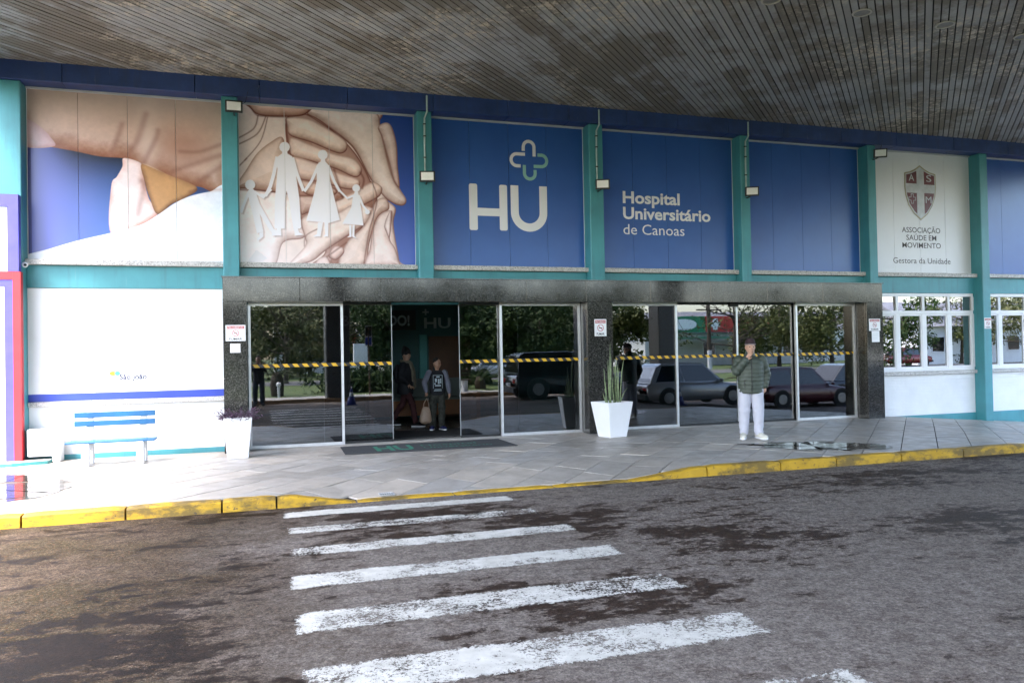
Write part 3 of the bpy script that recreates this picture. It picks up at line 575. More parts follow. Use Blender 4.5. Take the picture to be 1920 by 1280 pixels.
def paint_print(Q,which,shape):
    z=(Q[:,1]-3.15)/2.72; x=Q[:,0]
    top=np.array((38,74,150.)); low=np.array((70,98,182.))
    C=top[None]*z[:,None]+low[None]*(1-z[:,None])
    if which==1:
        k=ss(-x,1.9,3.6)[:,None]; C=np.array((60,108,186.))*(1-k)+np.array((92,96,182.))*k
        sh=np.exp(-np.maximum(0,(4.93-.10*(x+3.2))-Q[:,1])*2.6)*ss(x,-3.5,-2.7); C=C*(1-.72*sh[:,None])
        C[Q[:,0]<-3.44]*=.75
    n1=vnoise(Q+9,7,3)*.5+vnoise(Q+9,19,4)*.3+vnoise(Q+9,53,5)*.2
    shp=M1 if which==1 else M2
    for si,(P,col,edge,wd,_) in enumerate(shp):
        S_=spline(P); d=sdf(Q,S_)-(.007 if which==2 and si>4 else 0.); a=ss(d,-.006,.006)[:,None]; f=ss(d+(n1-.5)*wd*.30,-.02,wd*(1.0 if which==2 else 1.))[:,None]**(.60 if which==2 else .7)
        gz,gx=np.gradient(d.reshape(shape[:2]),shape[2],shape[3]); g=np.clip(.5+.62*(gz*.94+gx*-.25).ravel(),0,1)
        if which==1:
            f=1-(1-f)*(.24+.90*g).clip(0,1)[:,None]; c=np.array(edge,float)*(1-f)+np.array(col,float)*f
        else:
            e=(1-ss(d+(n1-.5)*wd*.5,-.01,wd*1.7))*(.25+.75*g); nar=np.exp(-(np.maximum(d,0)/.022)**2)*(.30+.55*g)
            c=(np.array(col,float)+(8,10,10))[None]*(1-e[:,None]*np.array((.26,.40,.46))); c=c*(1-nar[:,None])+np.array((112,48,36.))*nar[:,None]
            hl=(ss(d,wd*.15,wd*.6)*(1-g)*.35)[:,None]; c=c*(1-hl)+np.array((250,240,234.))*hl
        c=c*(.94+.12*n1[:,None]); C=C*(1-a)+c*a
    if which==1:
        arm=sdf(Q,spline(M1[0][0]))>0; grn=arm&(sdf(Q,spline(M1[4][0]))<0)
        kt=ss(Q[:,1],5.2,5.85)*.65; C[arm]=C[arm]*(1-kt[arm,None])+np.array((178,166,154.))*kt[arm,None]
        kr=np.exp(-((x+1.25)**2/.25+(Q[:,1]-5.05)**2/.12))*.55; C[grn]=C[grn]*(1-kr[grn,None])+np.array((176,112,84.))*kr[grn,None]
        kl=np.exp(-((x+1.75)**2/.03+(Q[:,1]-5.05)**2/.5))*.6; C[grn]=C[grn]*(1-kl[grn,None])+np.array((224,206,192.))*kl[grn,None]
    for P,wd in (C1 if which==1 else C2):
        P_=np.array(P); kk_=((Q>P_.min(0)-.3)&(Q<P_.max(0)+.3)).all(1)
        if not kk_.any(): continue
        d=np.full(len(Q),9.); d[kk_]=pdist(Q[kk_],P); a=np.exp(-(d/(wd*(.9 if which==1 else .42)))**2)[:,None]*(.24 if which==1 else .50)
        if which==2: a=a*(sdf(Q,spline(BG2+[(-1.,3.0),(-1.,6.)]))>-5)[:,None]
        C=C*(1-a)+np.array((104,42,30.))*a
    if which==2:
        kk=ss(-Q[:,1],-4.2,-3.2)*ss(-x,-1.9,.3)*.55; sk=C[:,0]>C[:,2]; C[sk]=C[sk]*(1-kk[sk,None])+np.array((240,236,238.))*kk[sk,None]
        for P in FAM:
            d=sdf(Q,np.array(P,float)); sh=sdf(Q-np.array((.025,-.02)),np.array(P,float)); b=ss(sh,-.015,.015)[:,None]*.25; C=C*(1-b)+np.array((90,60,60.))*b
        for P in FAM:
            d=sdf(Q,np.array(P,float)); a=ss(d,-.006,.004)[:,None]; C=C*(1-a)+np.array((252,251,254.))*a
    skin=(C[:,0]>C[:,2]+6); lum=C.mean(1)
    k=(skin*.30)[:,None]; C=C*(1-k)+(lum[:,None]*np.array((1.10,.985,.95)))*k; C=C*np.where(skin,1.04,1.)[:,None]
    return np.clip(C,0,255)
def print_mat():
    t=NT('printed_sheet'); a=t.node('ShaderNodeAttribute',attribute_name='print'); a.attribute_type='GEOMETRY'
    t.set(t.mix(1.,a.outputs['Color'],(1.,.985,1.05),'MULTIPLY'),.26,0,.5); t.bump(t.noise(2.2,2),.05,.02); return t.m
PRINT=print_mat()
def blue_mat():
    t=NT('blue_sheet'); t.set(t.ramp(t.noise(1.1,4),(.3,(.026,.098,.36)),(.7,(.032,.118,.41))),.28,0,.5); t.bump(t.noise(1.7,2),.06,.02); return t.m
BLUE=blue_mat()
WSHEET=paint('white_sheet',(.76,.76,.80),.35,.03,1.5,.02,4)
PX=[(-3.498,-.607),(-.348,2.658),(2.927,5.963),(6.252,9.288),(9.512,12.463),(12.682,15.583),(15.817,18.748)]
PZ0,PZ1=3.147,5.841
NAMES=['wall_sign']*7
LAB=['printed sign of cupped hands, forearm and white sleeve above the banner','printed sign of hands sheltering a white paper family of four','blue sign with large white HU letters and a cross logo','blue sign reading Hospital Universitário de Canoas','plain blue sign panel between the hospital name and the crest','white sign with a crimson crest and association lettering','plain blue sign panel at the right edge above the windows']
signs=[]
for i,(x0,x1) in enumerate(PX):
    sg=empty('wall_sign',(0,0,0),label=LAB[i],cat='sign',group='sign panels between the pilasters'); signs.append(sg); n=4
    for k in range(n):
        a=x0+(x1-x0)*k/n+.003; b=x0+(x1-x0)*(k+1)/n-.003
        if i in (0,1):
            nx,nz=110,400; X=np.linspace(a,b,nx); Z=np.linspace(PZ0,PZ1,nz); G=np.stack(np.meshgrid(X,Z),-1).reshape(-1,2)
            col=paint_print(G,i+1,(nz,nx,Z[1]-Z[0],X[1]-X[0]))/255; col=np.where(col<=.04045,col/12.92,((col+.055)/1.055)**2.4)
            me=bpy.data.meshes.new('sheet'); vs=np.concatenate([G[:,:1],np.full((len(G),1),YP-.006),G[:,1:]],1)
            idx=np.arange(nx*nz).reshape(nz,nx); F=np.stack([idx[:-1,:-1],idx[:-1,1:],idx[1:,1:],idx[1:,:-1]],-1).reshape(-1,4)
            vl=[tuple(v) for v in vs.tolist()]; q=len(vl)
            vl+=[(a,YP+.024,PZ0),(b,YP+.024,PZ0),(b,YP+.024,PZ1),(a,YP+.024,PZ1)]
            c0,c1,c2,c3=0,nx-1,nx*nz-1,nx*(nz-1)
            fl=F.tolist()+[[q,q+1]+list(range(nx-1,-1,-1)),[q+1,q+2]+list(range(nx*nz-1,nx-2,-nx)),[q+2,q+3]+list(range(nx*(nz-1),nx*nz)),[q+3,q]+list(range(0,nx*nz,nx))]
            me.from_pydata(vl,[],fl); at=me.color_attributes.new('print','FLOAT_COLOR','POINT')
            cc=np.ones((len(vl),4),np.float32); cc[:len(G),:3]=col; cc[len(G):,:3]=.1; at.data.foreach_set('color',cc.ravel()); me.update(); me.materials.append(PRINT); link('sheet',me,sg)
        else: MB().box(a,b,YP-.006,YP+.024,PZ0,PZ1).build('sheet',WSHEET if i==5 else BLUE,sg)
    for xx in (x0+.002,x1-.012): MB().box(xx,xx+.010,YP-.012,YP-.0065,PZ0,PZ1).build('edge_bead',PWHITE,sg)
SY=YP-.008
# stroked flat shapes (print)
def stroke(name,paths,wd,m,parent,y=SY,closed=False,cap=True):
    mb=MB()
    for P in paths:
        P=[Vector((p[0],p[1])) for p in P]; L_=[];R__=[]
        for i,p in enumerate(P):
            t=(P[min(i+1,len(P)-1)]-P[max(i-1,0)]).normalized(); nn=Vector((-t.y,t.x))*wd/2; L_.append(p+nn); R__.append(p-nn)
        poly=[tuple(v) for v in R__+L_[::-1]]; n=len(P)
        vs=[(v[0],y,v[1]) for v in poly]+[(v[0],y-.002,v[1]) for v in poly]; N=2*n; fs=[]
        for i in range(n-1): fs.append((N+i,N+i+1,N+2*n-2-i,N+2*n-1-i))
        fs+=[(i,(i+1)%N,N+(i+1)%N,N+i) for i in range(N)]
        mb.add(vs,fs)
    return mb.build(name,m,parent,fix=True)
def arc(cx,cz,r,a0,a1,n=18,rz=None): return [(cx+r*math.cos(R(a0+(a1-a0)*i/n)),cz+(rz or r)*math.sin(R(a0+(a1-a0)*i/n))) for i in range(n+1)]
def rrect(x0,x1,z0,z1,r):
    p=[]
    for cx,cz,a in ((x1-r,z0+r,-90),(x1-r,z1-r,0),(x0+r,z1-r,90),(x0+r,z0+r,180)): p+=arc(cx,cz,r,a,a+90,5)
    return p
def flat(name,poly,m,parent,y=SY,t=.002):
    return MB().prism(poly,lambda a,b,d:(a,y-d,b),0,t).build(name,m,parent,fix=True)
# HU
s3=signs[2]
flat('letter',rrect(3.668,3.826,3.822,4.685,.035),PWHITE,s3); flat('letter_bar',[(3.82,4.094),(4.262,4.094),(4.262,4.240),(3.82,4.240)],PWHITE,s3,SY,.0015); flat('letter',rrect(4.252,4.405,3.830,4.687,.035),PWHITE,s3)
stroke('letter',[[(4.552,4.69),(4.552,4.20)]+arc(4.838,4.187,.286,180,360,20)+[(5.124,4.20),(5.124,4.695)]],.155,PWHITE,s3)
def loop(name,m,pts): stroke(name,[pts],.062,m,s3)
loop('cross_arm',PWHITE,[(4.742,5.35),(4.742,5.43)]+arc(4.851,5.43,.107,180,0,14)+[(4.957,5.43),(4.957,5.255)])
loop('cross_arm',PWHITE,[(4.775,5.288),(4.61,5.288)]+arc(4.61,5.175,.113,90,270,14)+[(4.685,5.062)])
loop('cross_arm',PMINT,[(5.025,5.288),(5.10,5.288)]+arc(5.10,5.18,.110,90,-90,14)+[(4.945,5.068)])
loop('cross_arm',PMINT,[(4.757,5.085),(4.757,4.93)]+arc(4.864,4.93,.107,180,360,14)+[(4.971,4.93),(4.971,5.0)])
def text(name,s,x,z,width,cap,m,parent,y=SY,bold=0.,align='L',ext=.001,font_h=None):
    cu=bpy.data.curves.new(name,'FONT'); cu.body=s; cu.size=1; cu.offset=bold; cu.resolution_u=3
    to=bpy.data.objects.new('tmp',cu); me=evaluated_mesh(to); bpy.data.curves.remove(cu)
    v=np.array([tuple(q.co) for q in me.vertices])
    kx=width/(v[:,0].max()-v[:,0].min()); kz=cap/.70
    x0=v[:,0].min(); off=x if align=='L' else x-width/2
    for q in me.vertices:
        a,b,_=q.co; q.co=(off+(a-x0)*kx,y-ext,z+b*kz)
    xs_=sorted((min(me.vertices[i].co.x for i in p.vertices),max(me.vertices[i].co.x for i in p.vertices)) for p in me.polygons)
    words_=[]
    for a,b in xs_:
        if words_ and a<words_[-1][1]+.16*kx: words_[-1][1]=max(words_[-1][1],b)
        else: words_.append([a,b])
    o=None
    for a,b in words_:
        ids=[p for p in me.polygons if a-1e-6<=min(me.vertices[i].co.x for i in p.vertices)<=b+1e-6]; mp={}; vl=[]; fl=[]
        for p in ids:
            f=[]
            for i in p.vertices:
                if i not in mp: mp[i]=len(vl); vl.append(tuple(me.vertices[i].co))
                f.append(mp[i])
            fl.append(f)
        m2=bpy.data.meshes.new(name); m2.from_pydata(vl,[],fl); m2.update(); m2.materials.append(m); o=link(name,m2,parent)
    bpy.data.meshes.remove(me); return o
s4=signs[3]
text('lettering','Hospital',6.79,4.452,1.262,.228,PWHITE,s4,bold=.028)
text('lettering','Universitário',6.79,4.140,1.962,.228,PWHITE,s4,bold=.026)
text('lettering','de Canoas',6.79,3.832,1.355,.205,PWHITE,s4)
# crest
s6=signs[5]
def shield(k,cx=14.165,cz=4.98):
    P=[(14.163,5.585),(14.30,5.50),(14.45,5.435),(14.605,5.405),(14.612,5.10),(14.585,4.90),(14.50,4.68),(14.36,4.49),(14.163,4.345),(13.97,4.49),(13.82,4.68),(13.745,4.90),(13.722,5.10),(13.73,5.405),(13.88,5.435),(14.03,5.50)]
    return [(cx+(x-cx)*k,cz+(z-cz)*k) for x,z in P][::-1]
flat('crest_rim',shield(1.),GOLD,s6,SY,.006); flat('crest_field',shield(.945),SILV,s6,SY-.0065,.002)
sh=shield(.90)
def quarter(x0,x1,z0,z1):
    p=sh[:]
    for f in (lambda q:q[0]-x0,lambda q:x1-q[0],lambda q:q[1]-z0,lambda q:z1-q[1]): p=clip(p,f)
    flat('crest_quarter',p,CRIM,s6,SY-.009,.002)
quarter(13,14.06,5.165,6); quarter(14.27,15.5,5.155,6); quarter(13,14.06,4,4.955); quarter(14.27,15.5,4,4.962)
for ch,x,z in (('A',13.915,5.225),('S',14.405,5.222),('M',14.385,4.74)): text('crest_letter',ch,x,z,.15 if ch!='M' else .165,.15,SILV,s6,SY-.0115,0.,'C')
cxm,czm=13.925,4.822
for a,b in (((-.035,.105),(.035,.105)),((-.035,-.105),(.035,-.105)),((-.105,.035),(-.105,-.035)),((.105,.035),(.105,-.035)),((-.035,.105),(-.035,.035)),((.035,.105),(.035,.035)),((-.035,-.105),(-.035,-.035)),((.035,-.105),(.035,-.035)),((-.105,.035),(-.035,.035)),((-.105,-.035),(-.035,-.035)),((.105,.035),(.035,.035)),((.105,-.035),(.035,-.035))):
    pass
stroke('crest_cross',[[(cxm+x*.9,czm+z) for x,z in ((-.035,.105),(.035,.105),(.035,.035),(.105,.035),(.105,-.035),(.035,-.035),(.035,-.105),(-.035,-.105),(-.035,-.035),(-.105,-.035),(-.105,.035),(-.035,.035),(-.035,.105))]],.014,SILV,s6,SY-.0112)
text('lettering','ASSOCIAÇÃO',14.165,4.065,1.085,.118,DARKT,s6,bold=.008,align='C'); text('lettering','SAÚDE EM',14.165,3.893,.85,.118,DARKT,s6,bold=.008,align='C'); text('lettering','MOVIMENTO',14.17,3.722,1.09,.118,DARKT,s6,bold=.008,align='C'); text('lettering','Gestora da Unidade',14.172,3.372,1.62,.128,DARKT,s6,align='C')
# São João on the banner
text('lettering','São João',-2.205,1.235,.40,.085,paint('navy_ink',(.006,.012,.06),.5),bn,.044,.022)
flat('logo_leaf',arc(-2.30,1.335,.055,0,330,12,.035),paint('logo_yellow',(.60,.58,.03),.4,.05),bn,.044); flat('logo_leaf',arc(-2.235,1.335,.04,0,330,12,.035),paint('logo_blue',(.08,.38,.50),.4,.05),bn,.042)
# shopfront frame at the left end
lf=empty('shopfront_frame',(0,0,0),label='white shopfront panel in purple and red borders at the left end',cat='shopfront')
y0,y1=-.34,-.205
MB().box(-5.2,-3.66,y0+.02,y1,2.92,3.90).build('upper_panel',WHITE,lf); MB().box(-3.66,-3.511,y0,y1,2.92,4.09).build('upper_border',PURPLE,lf); MB().box(-5.2,-3.661,y0,y1,3.90,4.09).build('upper_border',PURPLE,lf)
MB().box(-5.2,-3.709,y0+.02,y1,.05,2.69).build('lower_panel',WHITE,lf); MB().box(-3.708,-3.597,y0+.01,y1,.05,2.69).build('inner_border',PURPLE,lf); MB().box(-5.2,-3.597,y0+.01,y1,2.691,2.795).build('inner_border',PURPLE,lf)
MB().box(-3.596,-3.49,y0,y1,.05,2.915).build('outer_border',RED,lf); MB().box(-5.2,-3.597,y0,y1,2.796,2.915).build('outer_border',RED,lf)
MB().box(-5.2,-3.81,-.2,.3,-.1,5.87).build('return_wall',TEAL,lf)
st=MB(); st.prism([(-5.2,-.62),(-3.55,-.62),(-3.40,-.55),(-3.12,-.46),(-3.10,-.19),(-5.2,-.19)],lambda a,b,d:(a,b,d),-.02,.055)
se=empty('concrete_step',label='worn concrete step with teal painted edge below the shopfront frame',cat='step')
st.build('tread',CONC,se,fix=True)
sb=MB()
for (xa,ya),(xb,yb) in zip([(-5.2,-.62),(-3.55,-.62),(-3.40,-.55),(-3.12,-.46)],[(-3.55,-.62),(-3.40,-.55),(-3.12,-.46),(-3.10,-.19)]): sb.prism([(xa,ya-.004),(xb,yb-.004),(xb+.002,yb+.004),(xa+.002,ya+.004)],lambda a,b,d:(a,b,d),-.02,.050)
sb.build('painted_edge',paint('worn_teal_step',(.05,.24,.24),.7,.35,5,.4,40),se,fix=True)
b=empty('white_block',(-3.20,-.16,0),label='white tapered concrete block between the teal step and the bench',cat='block')
m=MB(); m.prism([(-.235,.10),(.10,.10),(.10,.0),(.205,.0),(.20,.505),(-.24,.515)],lambda x,z,d:(x,d,z),-.14,.16); bevel(m.build('body',OFFW,b,fix=True),.018)
# floodlights
def floodlight(x,z,label,pipe_top,yaw,tilt,yf=-.20,side=0):
    f=empty('floodlight',(x,yf,z),label=label,cat='floodlight',group='floodlights on the pilasters')
    h=link('head',None,f); 
    hb=MB().box(-.135,.135,-.022,.022,-.095,.095).build('housing',BLACK,f); ln=MB().box(-.108,.108,-.026,-.0225,-.062,.072).build('lens',LENS,f)
    bpy.data.objects.remove(h)
    bevel(hb,.008,1)
    for o in (hb,ln): o.rotation_euler=(tilt,0,yaw); o.location=(side,-.16,0)
    br=MB(); br.tube([(0,0,-.10),(0,-.03,-.11),(side*.6,-.12,-.10),(side,-.15,-.06)] and [(0,0,-.10,.012),(0,-.04,-.11,.012),(side*.6,-.12,-.09,.012),(side,-.15,-.05,.012)],6); br.build('bracket',BLACK,f)
    if pipe_top:
        p=MB(); p.tube([(-.01,-.02,.06,.016),(-.012,-.02,pipe_top*.55,.016),(-.006,-.022,pipe_top-.12,.016),(.03,-.075,pipe_top-.02,.016),(.03,-.078,pipe_top+.26,.016)],8); p.build('conduit',PVC,f)
        for q in (.3,.62,.8): MB().box(-.032,.012,-.04,0,pipe_top*q,pipe_top*q+.02).build('clip',BLACK,f)
    else:
        c=MB(); c.tube([(.08,-.03,.06,.005),(.18,-.04,.12,.005),(.22,-.05,.3,.005)],5); c.build('cable',BLACK,f)
FL=[('white-faced floodlight high on the pilaster between the two hand prints',0),('floodlight on a conduit between the paper family and the HU sign',1),('floodlight on a conduit between the HU sign and hospital name',1),('floodlight on a conduit beside the plain blue panel',1),('floodlight high on the pilaster left of the crest sign',0)]
floodlight(-.40,5.66,FL[0][0],0,R(2),R(9)); floodlight(2.80,4.67,FL[1][0],1.19,R(-14),R(10)); floodlight(6.12,4.69,FL[2][0],1.17,R(-22),R(10),-.20,.04); floodlight(9.41,4.70,FL[3][0],1.16,R(-26),R(10),-.20,.03); floodlight(12.60,5.66,FL[4][0],0,R(-30),R(12),-.20,.06)
# security camera
cm=empty('security_camera',(-3.47,-.14,3.04),label='small white dome camera beside the shopfront frame above the banner',cat='camera')
MB().ball((0,-.03,0),.045,14,9).build('body',OFFW,cm,True); MB().ball((.01,-.062,-.005),.022,10,7).build('lens',BLACK,cm,True); m=MB(); m.tube([(-.04,0,0,.02),(-.01,-.01,0,.025)],8); m.build('mount',OFFW,cm)
# notices
def nosmoke(x0,x1,z0,z1,y,label):
    s=empty('no_smoking_sign',(0,0,0),label=label,cat='sign',group='no smoking notices')
    w_=x1-x0; h_=z1-z0; MB().box(x0,x1,y-.004,y,z0,z1).build('plate',OFFW,s)
    MB().box(x0+.06*w_,x1-.06*w_,y-.0055,y-.0042,z1-.24*h_,z1-.06*h_).build('band',REDT,s)
    text('lettering','PROIBIDO',(x0+x1)/2,z1-.205*h_,.80*w_,.10*h_,OFFW,s,y-.006,.01,'C'); text('lettering','FUMAR',(x0+x1)/2,z0+.06*h_,.66*w_,.14*h_,BLACKT,s,y-.0045,.02,'C')
    cx,cz,rr=(x0+x1)/2,z0+.49*h_,.19*h_
    stroke('ring',[arc(cx,cz,rr,0,360,28)],.16*rr,REDT,s,y-.0043); stroke('bar',[[(cx-rr*.68,cz+rr*.68),(cx+rr*.68,cz-rr*.68)]],.16*rr,REDT,s,y-.0052); stroke('cigarette',[[(cx-rr*.62,cz-.05*rr),(cx+rr*.62,cz-.05*rr)]],.22*rr,BLACKT,s,y-.0046)
def notice(x0,x1,z0,z1,y,label):
    s=empty('paper_notice',(0,0,0),label=label,cat='notice'); MB().box(x0,x1,y-.003,y,z0,z1).build('sheet',OFFW,s)
    for k in range(5):
        zz=z1-(z1-z0)*(.2+.14*k); MB().box(x0+.15*(x1-x0),x1-(.15+.1*(k%2))*(x1-x0),y-.0036,y-.0031,zz-.004,zz).build('text_line',paint('faint_ink',(.45,.50,.52),.6),s)
nosmoke(-.575,-.268,1.822,2.082,-.352,'no smoking notice on the granite pier above the purple plant')
notice(-.508,-.352,1.632,1.778,-.352,'small white notice under the no smoking sign on the left pier')
nosmoke(5.935,6.178,1.825,2.143,-.352,'no smoking notice on the middle granite pier above the spiky plant')
nosmoke(12.255,12.545,1.863,2.118,-.352,'no smoking notice on the granite pier beside the windows')
notice(12.32,12.52,1.625,1.858,-.352,'pale paper notice under the no smoking sign beside the windows')
nosmoke(15.60,15.80,1.885,2.13,-.203,'no smoking notice on the teal pilaster between the windows')
# lobby sign boards
bw=empty('welcome_sign',(0,0,0),label='dark board in the lobby reading BEM VINDO in pale letters',cat='sign')
MB().box(1.70,3.55,4.972,4.998,2.14,2.62).build('board',BLACKT,bw); text('lettering','BEM VINDO!',1.80,2.255,1.60,.24,paint('dim_letter',(.45,.50,.50),.5),bw,4.970,.03)
hs=empty('lobby_logo',(0,0,0),label='pale HU letters and cross on the teal lobby wall',cat='sign')
text('lettering','HU',3.76,2.185,.66,.25,paint('dim_letter',(.45,.5,.5)),hs,4.99,.02); stroke('cross',[[(3.72,2.575),(3.88,2.575)],[(3.80,2.50),(3.80,2.65)]],.04,paint('dim_letter',(.45,.5,.5)),hs,4.99)
# ------------------------------------------------------------------ bench, planters, mat
def bench_mat():
    t=NT('blue_bench_paint'); t.set(t.ramp(t.noise(2.2,4),(.35,(.010,.085,.22)),(.65,(.014,.13,.26))),.5); t.bump(t.noise(20,4,sc3=(.2,1,3)),.2,.004); return t.m
BP=bench_mat(); BLEG=paint('whitewashed_concrete',(.70,.71,.74),.75,.08,4,.3,40)
be=empty('park_bench',(0,0,0),label='blue slatted bench with white concrete legs under the banner',cat='bench')
for z0,z1,yy in ((.565,.645,-.756),(.690,.772,-.745)): bevel(MB().box(-2.70,-1.59,yy-.012,yy+.014,z0,z1).build('back_slat',BP,be),.005,1)
for k in range(3): bevel(MB().box(-2.76+.005*k,-1.56,-1.10+.125*k,-.985+.125*k,.335,.362).build('seat_slat',BP,be),.006,1)
for x in (-2.49,-1.76):
    m=MB(); m.prism([(-1.13,.0),(-1.03,.0),(-1.015,.22),(-.80,.24),(-.77,.0),(-.68,.0),(-.675,.79),(-.72,.79),(-.745,.335),(-1.12,.335)],lambda y,z,d:(x+d,y,z),-.05,.05); bevel(m.build('leg',BLEG,be,fix=True),.015)
def planter(name,loc,rz,tw,bw,h,label):
    p=empty(name,loc,rz,label=label,cat='planter'); m=MB(); a,b,t=tw/2,bw/2,.022
    R4=lambda r,z:[(-r,-r,z),(r,-r,z),(r,r,z),(-r,r,z)]
    m.add(R4(b,0)+R4(a,h)+R4(a-t,h)+R4(a-t-.01,h-.06),[(3,2,1,0)]+[(j*4+i,j*4+(i+1)%4,(j+1)*4+(i+1)%4,(j+1)*4+i) for j in range(3) for i in range(4)]); bevel(m.build('pot',OFFW,p,fix=True),.012)
    MB().box(-a+t+.005,a-t-.005,-a+t+.005,a-t-.005,h-.075,h-.055).build('soil',paint('potting_soil',(.03,.022,.015),.95,.4,20,.5),p); return p
pl=planter('flower_planter',(-.395,-.98,0),R(4),.42,.30,.63,'white square planter with purple foliage beside the left granite pier')
def leafm(name,a,b,rough=.5):
    t=NT(name); t.set(t.ramp(t.noise(30,3),(.35,a),(.65,b)),rough); return t.m
PUR=leafm('purple_leaf',(.022,.008,.026),(.12,.06,.11))
for k in range(95):
    x,y=random.uniform(-.19,.19),random.uniform(-.19,.19); hgt=random.uniform(.05,.20); lean=Vector((x*random.uniform(.2,1.2)+random.gauss(0,.05),y*random.uniform(.2,1.0)+random.gauss(0,.04),hgt))
    m=MB(); base=Vector((x,y,.56)); m.tube([(*base,.004),(*(base+lean*.6),.003),(*(base+lean),.002)],4,False)
    for q in range(5):
        c=base+lean*(.35+.16*q); a=random.uniform(0,6.28); d=Vector((math.cos(a),math.sin(a),random.uniform(-.2,.6)))*random.uniform(.045,.085); sd_=Vector((-d.y,d.x,0)).normalized()*.015
        m.add([tuple(c),tuple(c+d*.5+sd_),tuple(c+d),tuple(c+d*.5-sd_)],[(0,1,2,3)])
    m.build('sprig',PUR,pl)
p2=planter('spiky_planter',(5.99,-.93,0),R(12),.55,.37,.63,'white square planter with tall spiky plant before the middle pier')
SAN=leafm('sansevieria_leaf',(.095,.135,.055),(.21,.27,.13),.45)
for (bx_,tx_,tz,r) in ((-.10,-.16,.30,.014),(-.07,-.13,.48,.014),(-.06,-.12,.66,.015),(-.04,.01,.92,.017),(-.03,.015,1.10,.012),(-.02,-.03,.80,.018),(.02,-.02,.5,.013),(.08,.11,.66,.015),(.10,.13,.84,.018),(.115,.115,.72,.017),(.13,.24,.86,.015),(.15,.33,.30,.014),(-.13,-.20,.22,.013),(.06,.03,.45,.014),(-.16,-.13,.26,.012),(.09,.06,.38,.013)):
    yb=random.uniform(-.10,.06); m=MB(); r*=.82; m.tube([(bx_,yb,.55,r),(bx_+(tx_-bx_)*.3,yb+.01,.57+tz*.33,r*1.1),(bx_+(tx_-bx_)*.65,yb+.015,.57+tz*.68,r*.75),(tx_,yb+random.uniform(-.03,.03),.57+tz,.003)],7); m.build('leaf',SAN,p2,True)
mt=empty('doormat',(0,0,0),label='grey entrance mat lettered HU in green before the open door',cat='doormat')
MATM=paint('mat_rubber',(.038,.040,.044),.95,.25,30,.6,260); MATG=paint('mat_green',(.03,.20,.13),.9,.2,30,.4,260)
m=MB(); m.prism([(1.20,-1.42),(4.0,-1.52),(3.98,-.44),(1.22,-.42)],lambda a,b,d:(a,b,pz(a,b)+.006+d),0,.012); m.build('pad',MATM,mt,fix=True)
def mtext(s,x,y,wd,h,bold=0):
    o=text('lettering',s,0,0,wd,h,MATG,mt,0,bold)
    for v in o.data.vertices: v.co=(x+v.co.x,y+v.co.z,.0195)
mtext('HU',1.72,-1.30,.62,.62,.03); mtext('Hospital',2.50,-.95,.95,.18); mtext('Universitário',2.50,-1.26,1.15,.18)
# waiting seats in the lobby
wb=empty('waiting_bench',(0,0,0),label='wooden waiting bench with grey cushions in the dim lobby',cat='bench')
WOOD=paint('lobby_wood',(.20,.075,.022),.4,.3,3,.1)
for k in range(3): bevel(MB().box(2.35+.78*k,3.09+.78*k,4.25,4.36,.52,.98).build('back_cushion',paint('grey_cushion',(.13,.15,.14),.9),wb),.03)
MB().box(2.33,4.70,3.75,4.38,.16,.50).build('base',WOOD,wb); MB().box(2.36,4.66,3.72,4.24,.505,.56).build('seat',paint('grey_cushion',(.13,.15,.14)),wb)
MB().box(4.70,4.80,3.72,4.40,0,1.0).build('end_panel',WOOD,wb); MB().box(2.24,2.33,3.72,4.40,0,.8).build('end_panel',WOOD,wb)
mat2=MB().box(2.2,4.4,.45,1.9,.002,.014).build('floor_mat',DUCT); tag(mat2,'dark rubber mat on the lobby floor behind the threshold','mat')
# ------------------------------------------------------------------ people
def remesh(mb,name,m,parent,vox=.010,smooth=6):
    me=mb.mesh('tmp'); b=bmesh.new(); b.from_mesh(me); bmesh.ops.recalc_face_normals(b,faces=b.faces); b.to_mesh(me); b.free()
    o=bpy.data.objects.new('tmp_r',me); r=o.modifiers.new('r','REMESH'); r.mode='VOXEL'; r.voxel_size=vox
    s=o.modifiers.new('s','SMOOTH'); s.iterations=smooth; s.factor=.5
    me2=evaluated_mesh(o)
    me2.shade_smooth(); me2.materials.clear(); me2.materials.append(m); me2.name=name; return link(name,me2,parent)
def skin_mat(name,c):
    t=NT(name); t.set(t.ramp(t.noise(25,3),(.3,tuple(v*.85 for v in c)),(.7,c)),.5); t.p.inputs['Subsurface Weight'].default_value=.08; t.p.inputs['Subsurface Radius'].default_value=(.01,.004,.002); return t.m
def cloth(name,c,var=.2,scale=9,bump=.5,bs=14,rough=.85):
    return paint(name,c,rough,var,scale,bump*1.2,bs)
def rz3(p,c,a):
    x,y=p[0]-c[0],p[1]-c[1]; return (c[0]+x*math.cos(a)-y*math.sin(a),c[1]+x*math.sin(a)+y*math.cos(a),p[2])
